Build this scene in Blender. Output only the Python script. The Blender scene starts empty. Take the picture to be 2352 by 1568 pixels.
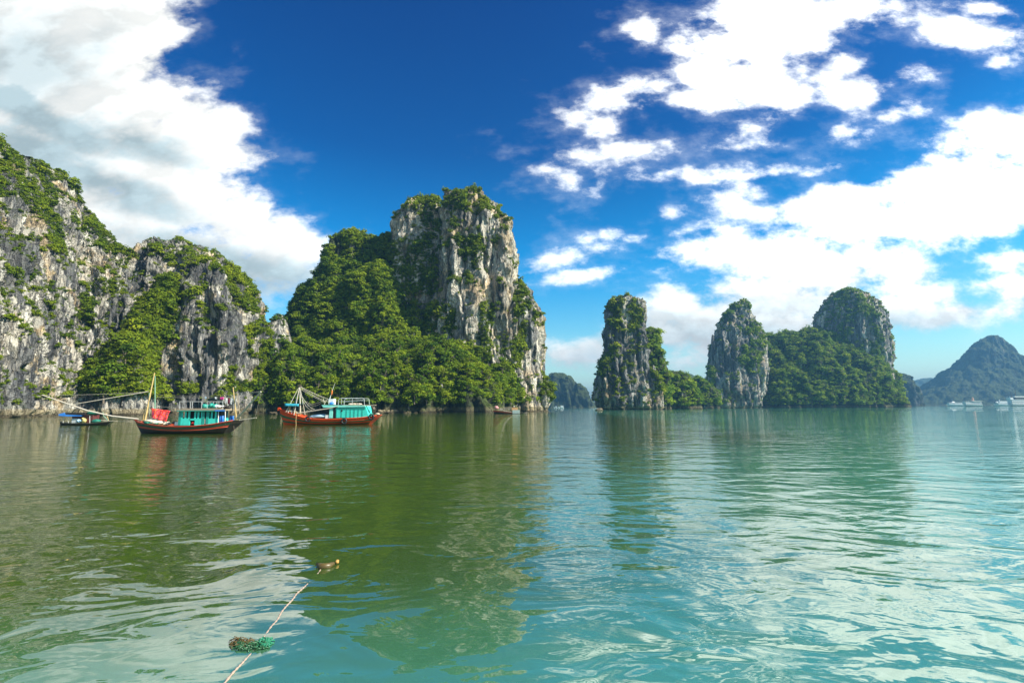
import bpy, bmesh, math, random
import numpy as np
from mathutils import Vector, Matrix

# ------------------------------------------------------------------ camera, sky, sun, exposure
sc = bpy.context.scene
COL = sc.collection
R = math.radians
CAM_H, LENS = 2.5, 17.0
PITCH, ROLL = R(7.75), R(0.315)
VW, VH = 2352.0, 1567.5
FPX = LENS / 36.0 * VW
cam_d = bpy.data.cameras.new('camera')
cam = bpy.data.objects.new('camera', cam_d); COL.objects.link(cam); sc.camera = cam
cam_d.lens = LENS; cam_d.sensor_width = 36; cam_d.clip_start = 0.1; cam_d.clip_end = 40000
CR = Matrix.Rotation(math.pi / 2 + PITCH, 3, 'X') @ Matrix.Rotation(-ROLL, 3, 'Z')
cam.matrix_world = Matrix.Translation((0, 0, CAM_H)) @ CR.to_4x4()
CRn = np.array(CR)

SUN_EL, SUN_AZ = R(40), R(110)
sun_dir = Vector((math.sin(SUN_AZ) * math.cos(SUN_EL), math.cos(SUN_AZ) * math.cos(SUN_EL), math.sin(SUN_EL)))
sl = bpy.data.lights.new('sun', 'SUN'); sun = bpy.data.objects.new('sun', sl); COL.objects.link(sun)
sl.energy = 5.0; sl.angle = R(0.5); sl.color = (1.0, 0.93, 0.78)
sun.rotation_euler = (-sun_dir).to_track_quat('-Z', 'Y').to_euler()
sun.location = sun_dir * 60

sc.view_settings.view_transform = 'Standard'; sc.view_settings.look = 'None'
sc.view_settings.exposure = 0.95; sc.view_settings.gamma = 1.0
sc.cycles.max_bounces = 6; sc.cycles.diffuse_bounces = 2; sc.cycles.glossy_bounces = 3
sc.cycles.transmission_bounces = 2; sc.cycles.volume_bounces = 0; sc.cycles.transparent_max_bounces = 4
sc.cycles.use_denoising = True
sc.cycles.use_adaptive_sampling = True
sc.cycles.caustics_reflective = False; sc.cycles.caustics_refractive = False


def ray(xv, yv):
    d = CR @ Vector(((xv - VW / 2) / FPX, (VH / 2 - yv) / FPX, -1.0))
    return d


def ground(xv, yv, z=0.0):
    d = ray(xv, yv); t = (z - CAM_H) / d.z
    return Vector((0, 0, CAM_H)) + d * t


def at(xv, yv, Y):
    d = ray(xv, yv)
    return Vector((0, 0, CAM_H)) + d * (Y / d.y)


def project(P):
    """world points (n,3) -> picture px in the 2352-wide frame and depth"""
    q = (P - np.array([0, 0, CAM_H])) @ CRn
    w = np.maximum(-q[:, 2], 1e-3)
    return q[:, 0] / w * FPX + VW / 2, VH / 2 - q[:, 1] / w * FPX, -q[:, 2]


# node helpers -----------------------------------------------------------------
class NT:
    def __init__(s, tree):
        s.t = tree; s.n = tree.nodes; s.l = tree.links

    def new(s, typ, **kw):
        n = s.n.new(typ)
        for k, v in kw.items(): setattr(n, k, v)
        return n

    def put(s, sock, v):
        if v is None: return
        if isinstance(v, bpy.types.NodeSocket): s.l.new(v, sock)
        else: sock.default_value = v

    def math(s, op, a, b=None, c=None, clamp=False):
        n = s.new('ShaderNodeMath', operation=op, use_clamp=clamp)
        s.put(n.inputs[0], a); s.put(n.inputs[1], b); s.put(n.inputs[2], c)
        return n.outputs[0]

    def vmath(s, op, a, b=None):
        n = s.new('ShaderNodeVectorMath', operation=op)
        s.put(n.inputs[0], a)
        if op == 'SCALE': s.put(n.inputs['Scale'], b)
        else: s.put(n.inputs[1], b)
        return n.outputs['Value'] if op in ('LENGTH', 'DISTANCE', 'DOT_PRODUCT') else n.outputs[0]

    def mapping(s, vec, loc=(0, 0, 0), rot=(0, 0, 0), scale=(1, 1, 1), typ='POINT'):
        n = s.new('ShaderNodeMapping', vector_type=typ)
        s.put(n.inputs[0], vec)
        if 'Location' in n.inputs: n.inputs['Location'].default_value = loc
        n.inputs['Rotation'].default_value = rot; n.inputs['Scale'].default_value = scale
        return n.outputs[0]

    def noise(s, vec, scale=1.0, detail=4, rough=0.5, col=False, dist=0.0, lac=2.0):
        n = s.new('ShaderNodeTexNoise', noise_dimensions='3D')
        s.put(n.inputs['Vector'], vec); n.inputs['Scale'].default_value = scale
        n.inputs['Detail'].default_value = detail; n.inputs['Roughness'].default_value = rough
        n.inputs['Distortion'].default_value = dist; n.inputs['Lacunarity'].default_value = lac
        return n.outputs['Color' if col else 'Fac']

    def maprange(s, v, a, b, c=0.0, d=1.0, smooth=True):
        n = s.new('ShaderNodeMapRange', interpolation_type='SMOOTHSTEP' if smooth else 'LINEAR')
        s.put(n.inputs[0], v)
        for i, x in enumerate((a, b, c, d)): s.put(n.inputs[i + 1], x)
        return n.outputs[0]

    def mix(s, f, a, b, mode='MIX'):
        n = s.new('ShaderNodeMix', data_type='RGBA', blend_type=mode)
        s.put(n.inputs[0], f)
        for sock, v in ((n.inputs[6], a), (n.inputs[7], b)):
            if isinstance(v, tuple) and len(v) == 3: v = v + (1,)
            s.put(sock, v)
        return n.outputs[2]

    def ramp(s, f, stops, interp='LINEAR'):
        n = s.new('ShaderNodeValToRGB'); s.put(n.inputs[0], f)
        e = n.color_ramp; e.interpolation = interp
        while len(e.elements) < len(stops): e.elements.new(0.5)
        for el, (p, c) in zip(e.elements, stops):
            el.position = p; el.color = tuple(c) + (1,) if len(c) == 3 else c
        return n.outputs[0]


# ---- sky: Nishita air plus a procedural cloud layer on the sky directions
world = bpy.data.worlds.new('World'); sc.world = world; world.use_nodes = True
W = NT(world.node_tree)
bg = world.node_tree.nodes['Background']
SKY_STRENGTH = 0.12
sky = W.new('ShaderNodeTexSky', sky_type='NISHITA', sun_disc=False)
sky.sun_elevation = SUN_EL; sky.sun_rotation = SUN_AZ
sky.altitude = 0; sky.air_density = 1.0; sky.dust_density = 0.6; sky.ozone_density = 2.5
tc = W.new('ShaderNodeTexCoord')
dirv = tc.outputs['Generated']
sep = W.new('ShaderNodeSeparateXYZ'); W.l.new(dirv, sep.inputs[0])
dx, dy, dz = sep.outputs
yy = W.math('MAXIMUM', dy, 0.05)
cu = W.math('DIVIDE', dx, yy); cv = W.math('DIVIDE', dz, yy)
comb = W.new('ShaderNodeCombineXYZ'); W.l.new(cu, comb.inputs[0]); W.l.new(cv, comb.inputs[1])
P = comb.outputs[0]
wn = W.noise(P, 3.2, 5, 0.55, col=True)
wn = W.vmath('SUBTRACT', wn, (0.5, 0.5, 0.5))
PW = W.vmath('ADD', P, W.vmath('SCALE', wn, 0.10))
sepP = W.new('ShaderNodeSeparateXYZ'); W.l.new(PW, sepP.inputs[0])
PREV = [None]


def gn(x, y):
    d = ray(x, y); return np.array([d.x / d.y, d.z / d.y])


def ellipses(lst, k=0.02):
    cur = None
    for (x, y, rx, ry, rot) in lst:
        c = gn(x, y)
        sx = np.linalg.norm(gn(x + 5, y) - gn(x - 5, y)) / 10; sy = np.linalg.norm(gn(x, y + 5) - gn(x, y - 5)) / 10
        ax, ay = rx * sx, ry * sy
        c2 = W.new('ShaderNodeCombineXYZ'); W.l.new(sepP.outputs[0], c2.inputs[0]); W.l.new(sepP.outputs[1], c2.inputs[1])
        if PREV[0] is not None: W.l.new(PREV[0], c2.inputs[2])      # keeps the evaluation order sequential
        m = W.mapping(c2.outputs[0], (c[0], c[1], 0), (0, 0, R(-rot)), (ax, ay, 1e5), 'TEXTURE')
        ln = W.vmath('LENGTH', m)
        r = min(ax, ay) * 0.8 + 0.2 * max(ax, ay)
        d = W.math('MULTIPLY_ADD', ln, r, -r)
        if cur is None: cur = d
        else:
            mn = W.new('ShaderNodeMath', operation='SMOOTH_MIN')
            W.put(mn.inputs[0], cur); W.put(mn.inputs[1], d); mn.inputs[2].default_value = k
            cur = mn.outputs[0]
        PREV[0] = cur
    return cur


CL_GREY = [(60, 255, 260, 38, 22), (330, 330, 120, 26, 25), (230, 420, 240, 34, 25), (60, 330, 120, 40, 30), (480, 590, 260, 30, 12), (520, 640, 180, 26, 8), (1690, 700, 70, 20, 0), (1860, 690, 80, 16, 0), (1600, 760, 60, 22, 10), (1960, 715, 110, 14, 5), (1450, 770, 60, 18, -20), (1760, 790, 90, 26, 0)]
CL_LEFT = [(60, 130, 300, 260, 0), (230, 90, 190, 170, 20), (180, 340, 330, 190, 10), (400, 235, 120, 70, 15), (470, 300, 110, 75, 20),
           (545, 365, 70, 52, 15), (380, 430, 240, 130, 18), (560, 520, 190, 80, 25), (640, 580, 110, 70, 30), (430, 600, 300, 90, 10),
           (620, 655, 110, 32, 5), (300, 20, 130, 80, 0), (-250, 250, 350, 500, 0), (150, 560, 300, 160, 0)]
CL_RIGHT = [(1640, 130, 118, 108, 10), (1760, 60, 190, 100, -5), (1950, 25, 170, 60, -6), (1600, 212, 110, 34, 10), (1745, 170, 100, 80, -30),
            (1475, 68, 30, 26, -30), (1400, 235, 85, 42, -22), (1315, 262, 44, 15, 5), (1385, 285, 34, 30, 0), (1480, 240, 30, 20, 0),
            (1740, 285, 62, 26, -25), (1720, 318, 50, 14, -10), (1790, 215, 66, 42, -10), (1960, 205, 78, 42, 12), (1930, 155, 44, 34, 0),
            (2095, 182, 62, 18, -14), (2225, 80, 96, 46, 8), (2330, 95, 80, 40, 10), (2290, 20, 90, 22, 12), (2062, 264, 42, 15, 0),
            (1942, 315, 30, 13, 0), (1420, 346, 56, 18, -10), (1305, 353, 44, 11, -4), (1262, 388, 20, 9, 10), (1300, 407, 20, 9, 10),
            (1370, 415, 16, 22, 30), (1470, 412, 36, 13, 8), (1580, 411, 24, 8, 0), (1735, 392, 96, 22, -8), (1720, 425, 40, 18, 0),
            (1612, 470, 18, 6, 0), (1520, 492, 42, 14, -8), (1415, 538, 44, 13, -28), (1455, 545, 26, 8, 0), (1290, 600, 92, 17, -12),
            (1230, 628, 36, 9, -25), (1350, 636, 100, 13, -8), (1660, 455, 30, 10, 0), (1570, 545, 22, 7, 0), (2165, 572, 26, 9, -8),
            (1930, 390, 30, 7, -10), (2300, 150, 28, 10, -20)]
CL_BANK = [(2330, 300, 200, 42, -12), (2180, 350, 130, 22, -22), (1990, 455, 280, 34, -10), (2150, 420, 330, 48, -16), (2320, 430, 260, 60, -8), (1820, 485, 110, 16, 3),
           (2080, 500, 330, 48, -10), (1800, 560, 260, 42, -9), (1690, 530, 90, 14, 0), (1560, 594, 85, 16, 0), (1900, 620, 220, 62, 0), (2050, 640, 130, 46, 18),
           (2250, 520, 160, 40, -8), (1800, 680, 200, 60, 0), (1990, 690, 150, 38, 8), (1580, 700, 80, 38, 0), (1500, 745, 110, 44, -22),
           (1370, 790, 105, 40, -22), (1290, 815, 70, 34, 0), (1650, 760, 160, 80, 0), (1590, 830, 80, 34, 0), (2200, 718, 170, 22, -3),
           (2310, 660, 70, 24, 0), (2320, 605, 70, 28, 0), (2180, 672, 22, 14, 0), (2350, 700, 60, 30, 0), (1830, 760, 160, 50, 0), (2030, 765, 12, 28, 0), (1560, 870, 90, 20, 0)]
e1 = ellipses(CL_LEFT, 0.04)
e2 = ellipses([(x, y, a * (.86 if a > 60 else 1), b * (.86 if a > 60 else 1), r) for x, y, a, b, r in CL_RIGHT], 0.015)
e3 = ellipses([(x, y, a * 1.10, b * 1.14, r) for x, y, a, b, r in CL_BANK], 0.025)
e4 = ellipses(CL_GREY, 0.03)
sm = W.new('ShaderNodeMath', operation='SMOOTH_MIN'); W.put(sm.inputs[0], e2); W.put(sm.inputs[1], e3); sm.inputs[2].default_value = 0.02
dall = W.math('MINIMUM', e1, sm.outputs[0])
front = W.maprange(dy, 0.08, 0.2)
PS = W.mapping(P, (0, 0, 0), (0, 0, R(-14)), (0.75, 1.25, 1.0))
fb = W.noise(PS, 7.5, 12, 0.62)
fb2 = W.noise(W.vmath('ADD', PS, (0.035, 0.028, 0.0)), 7.0, 6, 0.55)
fbig = W.noise(PS, 2.2, 4, 0.5)
amp = W.maprange(W.math('MULTIPLY', dall, -1.0), -0.02, 0.12, 0.24, 0.46)
fbc = W.math('SUBTRACT', fb, 0.47)
dd = W.math('MULTIPLY_ADD', fbc, amp, W.math('MULTIPLY', dall, -1.0))
dens = W.maprange(dd, -0.014, 0.058)
dens = W.math('MULTIPLY', dens, front)
# soft wisps round the masses
wisp = W.maprange(W.math('MULTIPLY_ADD', fbc, 0.45, W.math('MULTIPLY', dall, -1.0)), -0.05, 0.10, 0.0, 0.17)
dens = W.math('MAXIMUM', dens, W.math('MULTIPLY', wisp, front))
# broken cloud over the rest of the sky (behind the camera and overhead)
PB = W.vmath('DIVIDE', dirv, (1, 1, 0.45))
other = W.maprange(W.noise(PB, 2.6, 7, 0.58), 0.52, 0.66)
other = W.math('MULTIPLY', other, W.math('SUBTRACT', 1.0, front))
other = W.math('MULTIPLY', other, W.maprange(dz, 0.0, 0.08))
dens = W.math('MAXIMUM', dens, other)
# thickness shading
lit = W.math('SUBTRACT', fb, fb2)
thick = W.maprange(dd, 0.02, 0.30)
shade = W.math('MULTIPLY', thick, W.maprange(fbig, 0.42, 0.62))
sunny = W.maprange(cu, -1.0, 0.45)
low = W.maprange(cv, 0.42, 0.12)
greyamt = W.math('MULTIPLY', W.math('MAXIMUM', W.math('MULTIPLY', shade, 0.75), W.maprange(W.math('MULTIPLY_ADD', fbc, 0.30, W.math('MULTIPLY', e4, -1.0)), -0.05, 0.05)), W.math('ADD', W.math('MULTIPLY_ADD', sunny, -0.75, 0.95), W.math('MULTIPLY', low, 0.45)))
ccol = W.mix(W.math('MINIMUM', greyamt, 1.0), (1.0, 1.0, 0.96), (0.40, 0.52, 0.56))
relief = W.maprange(lit, -0.09, 0.09, 0.80, 1.10, smooth=False)
ccol = W.mix(1.0, ccol, relief, 'MULTIPLY')
CLOUD_L = W.math('MULTIPLY_ADD', sunny, 0.54, 0.65)
CLOUD_L = W.math('MULTIPLY', CLOUD_L, W.maprange(W.math('MULTIPLY_ADD', fbc, 0.5, cv), 0.10, 0.42, W.math('MULTIPLY_ADD', sunny, -0.42, 0.88), 1.0))
cloud = W.vmath('SCALE', ccol, W.math('DIVIDE', CLOUD_L, SKY_STRENGTH))
# grade of the clear air: deeper and more saturated towards the zenith, pale and greenish at the horizon
hs = W.new('ShaderNodeHueSaturation'); W.l.new(sky.outputs[0], hs.inputs['Color']); hs.inputs['Saturation'].default_value = 1.25
skyc = W.mix(1.0, hs.outputs[0], W.ramp(W.maprange(dz, 0.0, 0.8, smooth=False),
             [(0.0, (1.15, 1.02, 0.84)), (0.12, (0.80, 1.02, 0.84)), (0.34, (0.02, 0.76, 0.92)), (0.60, (0.0, 0.34, 0.58)), (1.0, (0.0, 0.16, 0.42))]), 'MULTIPLY')
final = W.mix(dens, skyc, cloud)
W.l.new(final, bg.inputs[0]); bg.inputs[1].default_value = SKY_STRENGTH
world.cycles.sampling_method = 'MANUAL'; world.cycles.sample_map_resolution = 512

# ------------------------------------------------------------------ helpers
random.seed(7)
rng = np.random.default_rng(11)


def tag(o, label=None, cat=None, group=None, kind=None):
    if label: o['label'] = label
    if cat: o['category'] = cat
    if group: o['group'] = group
    if kind: o['kind'] = kind
    return o


def mesh_np(name, V, F, mats=(), smooth=False, mi=None, tint=None):
    """V (n,3), F (m,k) all faces of one size, or a list of such arrays"""
    Fs = F if isinstance(F, list) else [F]
    me = bpy.data.meshes.new(name)
    V = np.asarray(V, np.float32)
    me.vertices.add(len(V)); me.vertices.foreach_set('co', V.ravel())
    tot = sum(f.size for f in Fs); npoly = sum(len(f) for f in Fs)
    me.loops.add(tot); me.polygons.add(npoly)
    me.loops.foreach_set('vertex_index', np.concatenate([f.ravel() for f in Fs]).astype(np.int32))
    sizes = np.concatenate([np.full(len(f), f.shape[1], np.int32) for f in Fs])
    starts = np.concatenate([[0], np.cumsum(sizes)[:-1]]).astype(np.int32)
    me.polygons.foreach_set('loop_start', starts); me.polygons.foreach_set('loop_total', sizes)
    if smooth: me.polygons.foreach_set('use_smooth', np.ones(npoly, bool))
    if mi is not None: me.polygons.foreach_set('material_index', np.asarray(mi, np.int32))
    for m in mats: me.materials.append(m)
    if tint is not None:
        a = me.attributes.new('tint', 'FLOAT', 'FACE'); a.data.foreach_set('value', np.asarray(tint, np.float32))
    me.update(calc_edges=True); me.validate()
    return me


def link(name, me, loc=(0, 0, 0), parent=None):
    o = bpy.data.objects.new(name, me); COL.objects.link(o); o.location = loc
    if parent is not None: o.parent = parent
    return o


def empty(name, loc, rz=0.0):
    o = bpy.data.objects.new(name, None); COL.objects.link(o); o.location = loc; o.rotation_euler = (0, 0, rz)
    o.empty_display_size = 0.5
    return o


def _hash(ix, iy, iz, seed):
    h = (ix.astype(np.int64) * 374761393 + iy.astype(np.int64) * 668265263 + iz.astype(np.int64) * 2147483647 + seed * 974711) & 0xffffffff
    h = ((h ^ (h >> 13)) * 1274126177) & 0xffffffff
    return h ^ (h >> 16)


_G = np.array([[1, 1, 0], [-1, 1, 0], [1, -1, 0], [-1, -1, 0], [1, 0, 1], [-1, 0, 1], [1, 0, -1], [-1, 0, -1],
               [0, 1, 1], [0, -1, 1], [0, 1, -1], [0, -1, -1], [1, 1, 0], [0, -1, 1], [-1, 1, 0], [0, -1, -1]], float)


def perlin(x, y, z, seed=0):
    x0 = np.floor(x); y0 = np.floor(y); z0 = np.floor(z)
    fx, fy, fz = x - x0, y - y0, z - z0
    u, v, w = [t * t * t * (t * (t * 6 - 15) + 10) for t in (fx, fy, fz)]
    r = 0
    for i in (0, 1):
        for j in (0, 1):
            for k in (0, 1):
                g = _G[_hash(x0 + i, y0 + j, z0 + k, seed) & 15]
                d = g[..., 0] * (fx - i) + g[..., 1] * (fy - j) + g[..., 2] * (fz - k)
                r = r + d * (u if i else 1 - u) * (v if j else 1 - v) * (w if k else 1 - w)
    return r


def fbm(x, y, z, oct=4, seed=0, gain=0.5):
    a, s, f = 1.0, 0, 1.0
    for o in range(oct):
        s = s + a * perlin(x * f, y * f, z * f, seed + o * 17); a *= gain; f *= 2.03
    return s


def vnormals(V, F):
    N = np.zeros_like(V)
    a, b, c = V[F[:, 0]], V[F[:, 1]], V[F[:, 2]]
    d = V[F[:, 3]] if F.shape[1] == 4 else a
    n = np.cross(c - a, (d if F.shape[1] == 4 else b) - b) if F.shape[1] == 4 else np.cross(b - a, c - a)
    for k in range(F.shape[1]): np.add.at(N, F[:, k], n)
    return N / np.maximum(np.linalg.norm(N, axis=1, keepdims=True), 1e-9)


# ------------------------------------------------------------------ materials
def new_mat(name):
    m = bpy.data.materials.new(name); m.use_nodes = True
    t = NT(m.node_tree); b = m.node_tree.nodes['Principled BSDF']
    return m, t, b


def rock_mat(name, dark=(0.085, 0.088, 0.095), mid=(0.20, 0.20, 0.195), pale=(0.66, 0.62, 0.53), tan=(0.60, 0.45, 0.26),
             white=0.5, tanamt=0.3, scale=1.0, green=0.3, tide=0.7, stretch=1.0, crack=1.0):
    m, t, b = new_mat(name)
    geo = t.new('ShaderNodeNewGeometry'); pos = geo.outputs['Position']
    s = scale
    v1 = t.mapping(pos, scale=(0.15 * s, 0.15 * s, 0.010 * s / stretch)); v2 = t.mapping(pos, scale=(0.75 * s, 0.75 * s, 0.028 * s / stretch))
    n1 = t.noise(v1, 1.0, 5, 0.6, dist=0.25); n2 = t.noise(v2, 1.0, 6, 0.62, dist=0.1)
    n3 = t.noise(t.mapping(pos, scale=(1, 1, 0.55)), 0.055 * s, 4, 0.55); n4 = t.noise(pos, 1.6 * s, 6, 0.6)
    base = t.mix(t.maprange(n2, 0.36, 0.62), dark + (1,), mid + (1,))
    wmask = t.math('ADD', t.math('MULTIPLY', n1, 0.62), t.math('MULTIPLY', n2, 0.38))
    wmask = t.math('ADD', wmask, t.math('MULTIPLY', t.math('SUBTRACT', n3, 0.5), 0.62))
    w = t.maprange(wmask, 0.60 - 0.16 * white, 0.72 - 0.16 * white)
    palec = t.mix(t.maprange(t.noise(pos, 0.07 * s, 4, 0.6), 0.60 - 0.25 * tanamt, 0.75 - 0.25 * tanamt), pale + (1,), tan + (1,))
    palec = t.mix(t.maprange(n4, 0.40, 0.62), t.mix(1.0, palec, (0.62, 0.62, 0.64, 1), 'MULTIPLY'), palec)
    c = t.mix(w, base, palec)
    wob = t.vmath('ADD', pos, t.vmath('SCALE', t.vmath('SUBTRACT', t.noise(pos, 0.25 * s, 4, 0.6, col=True), (0.5, 0.5, 0.5)), 5.0 / s))
    vm = t.mapping(wob, scale=(0.22 * s, 0.22 * s, 0.045 * s / stretch))
    ve = t.new('ShaderNodeTexVoronoi', feature='DISTANCE_TO_EDGE'); t.l.new(vm, ve.inputs['Vector']); ve.inputs['Scale'].default_value = 1.0
    vc = t.new('ShaderNodeTexVoronoi', feature='F1'); t.l.new(vm, vc.inputs['Vector']); vc.inputs['Scale'].default_value = 1.0
    cell = t.new('ShaderNodeSeparateColor'); t.l.new(vc.outputs['Color'], cell.inputs[0])
    c = t.mix(1.0, c, t.maprange(cell.outputs[0], 0, 1, 0.62, 1.22, smooth=False), 'MULTIPLY')
    edge = t.maprange(ve.outputs['Distance'], 0.0, 0.028, 0.75 * crack, 0.0)
    c = t.mix(edge, c, (0.03, 0.03, 0.03, 1))
    # dark cracks
    v5 = t.mapping(pos, scale=(0.30 * s, 0.30 * s, 0.05 * s))
    crk = t.math('ABSOLUTE', t.math('SUBTRACT', t.noise(v5, 1.0, 5, 0.6, dist=0.8), 0.5))
    c = t.mix(t.maprange(crk, 0.0, 0.012, 0.8, 0.0), c, (0.035, 0.035, 0.035, 1))
    # thin green plant film on shelves
    sepn = t.new('ShaderNodeSeparateXYZ'); t.l.new(geo.outputs['Normal'], sepn.inputs[0])
    g = t.math('MULTIPLY', t.maprange(t.math('ADD', sepn.outputs[2], t.math('MULTIPLY', t.math('SUBTRACT', n4, 0.5), 0.9)), 0.28, 0.55), green)
    c = t.mix(g, c, (0.06, 0.085, 0.02, 1))
    # tide band: tan rock, then a dark waterline doubling as painted undercut shade
    sepp = t.new('ShaderNodeSeparateXYZ'); t.l.new(pos, sepp.inputs[0])
    zz = t.math('ADD', sepp.outputs[2], t.math('MULTIPLY', t.math('SUBTRACT', n4, 0.5), 1.6))
    c = t.mix(t.maprange(zz, 2.2, 3.2, tide, 0.0), c, (0.34, 0.28, 0.16, 1))
    c = t.mix(t.maprange(zz, 0.7, 1.2, 0.85, 0.0), c, (0.06, 0.05, 0.03, 1))
    t.l.new(c, b.inputs['Base Color']); b.inputs['Roughness'].default_value = 0.9
    b.inputs['Specular IOR Level'].default_value = 0.25
    bp = t.new('ShaderNodeBump'); bp.inputs['Distance'].default_value = 1.4 / s
    h = t.math('ADD', t.math('MULTIPLY', n2, 0.8), t.math('ADD', t.math('MULTIPLY', n4, 0.5), t.math('ADD', t.maprange(crk, 0.0, 0.04, -0.5, 0.0), t.math('ADD', t.math('MULTIPLY', edge, -0.9), t.math('MULTIPLY', cell.outputs[1], 0.9)))))
    t.l.new(h, bp.inputs['Height']); bp.inputs['Strength'].default_value = 0.9
    t.l.new(bp.outputs[0], b.inputs['Normal'])
    return m


def leaf_mat(name, c1, c2, c3, trans=0.32):
    m, t, b = new_mat(name)
    at_ = t.new('ShaderNodeAttribute', attribute_name='tint')
    info = t.new('ShaderNodeObjectInfo')
    geo = t.new('ShaderNodeNewGeometry')
    n = t.noise(geo.outputs['Position'], 0.05, 3, 0.6)
    f = t.math('ADD', t.math('MULTIPLY', at_.outputs['Fac'], 0.6), t.math('MULTIPLY', info.outputs['Random'], 0.25))
    f = t.math('ADD', f, t.math('MULTIPLY', t.math('SUBTRACT', n, 0.5), 1.2))
    c = t.ramp(f, [(0.0, c1), (0.45, c2), (0.9, c3)])
    t.l.new(c, b.inputs['Base Color']); b.inputs['Roughness'].default_value = 0.75
    b.inputs['Specular IOR Level'].default_value = 0.2
    tr = t.new('ShaderNodeBsdfTranslucent'); t.l.new(t.mix(1.0, c, (1.25, 1.2, 0.5, 1), 'MULTIPLY'), tr.inputs[0])
    mx = t.new('ShaderNodeMixShader'); mx.inputs[0].default_value = trans
    t.l.new(b.outputs[0], mx.inputs[1]); t.l.new(tr.outputs[0], mx.inputs[2])
    t.l.new(mx.outputs[0], m.node_tree.nodes['Material Output'].inputs[0])
    return m


_pc = {}


def paint(name, col, rough=0.55, wear=0.35, metal=0.0):
    if name in _pc: return _pc[name]
    m, t, b = new_mat(name)
    co = t.new('ShaderNodeTexCoord').outputs['Object']
    n = t.noise(co, 3.0, 6, 0.65); n2 = t.noise(t.mapping(co, scale=(2, 2, 9)), 2.0, 4, 0.6)
    c = t.mix(t.maprange(n, 0.45, 0.72, 0.0, wear), tuple(col) + (1,), tuple(x * 0.45 + 0.02 for x in col) + (1,))
    c = t.mix(t.maprange(n2, 0.55, 0.75, 0.0, wear * 0.8), c, tuple(min(1, x * 1.15 + 0.03) for x in col) + (1,))
    t.l.new(c, b.inputs['Base Color']); b.inputs['Roughness'].default_value = rough; b.inputs['Metallic'].default_value = metal
    _pc[name] = m
    return m


ROCK_A = rock_mat('limestone_grey', stretch=1.3, white=0.88, tanamt=0.35, scale=1.25)
ROCK_C = rock_mat('limestone_streaked', white=1.2, tanamt=0.48, pale=(0.76, 0.70, 0.58), tan=(0.70, 0.54, 0.34), scale=0.75, stretch=1.8, crack=0.55, dark=(0.10, 0.10, 0.10))
ROCK_R = rock_mat('limestone_distant', white=0.95, tanamt=0.5, scale=0.5, stretch=1.5, crack=0.6, dark=(0.13, 0.13, 0.135), mid=(0.28, 0.275, 0.265))
ROCK_F = rock_mat('limestone_far', white=0.25, tanamt=0.1, scale=0.22, green=0.8, tide=0.1, dark=(0.022, 0.035, 0.022), mid=(0.035, 0.055, 0.028), pale=(0.22, 0.22, 0.20), tan=(0.2, 0.19, 0.15))
SOIL = rock_mat('wooded_slope', tide=0.25, white=0.0, tanamt=0.0, green=1.0, dark=(0.03, 0.04, 0.02), mid=(0.05, 0.06, 0.03))
LEAF_A = leaf_mat('leaves_lime', (0.055, 0.105, 0.006), (0.145, 0.21, 0.006), (0.27, 0.32, 0.012))
LEAF_B = leaf_mat('leaves_deep', (0.026, 0.070, 0.008), (0.105, 0.185, 0.007), (0.25, 0.32, 0.010))
LEAF_D = leaf_mat('leaves_distant', (0.035, 0.095, 0.012), (0.125, 0.22, 0.012), (0.27, 0.35, 0.018))
BARK = paint('bark', (0.16, 0.13, 0.10), 0.9)

# ------------------------------------------------------------------ hills
VX = lambda l, f: [(f[0] + x * f[2], f[1] + y * f[2]) for x, y in l]
F4 = (0.0, 275.6, 0.4454); F5 = (588.0, 404.3, 0.3633); F6 = (1323.0, 643.1, 0.3359)


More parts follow.
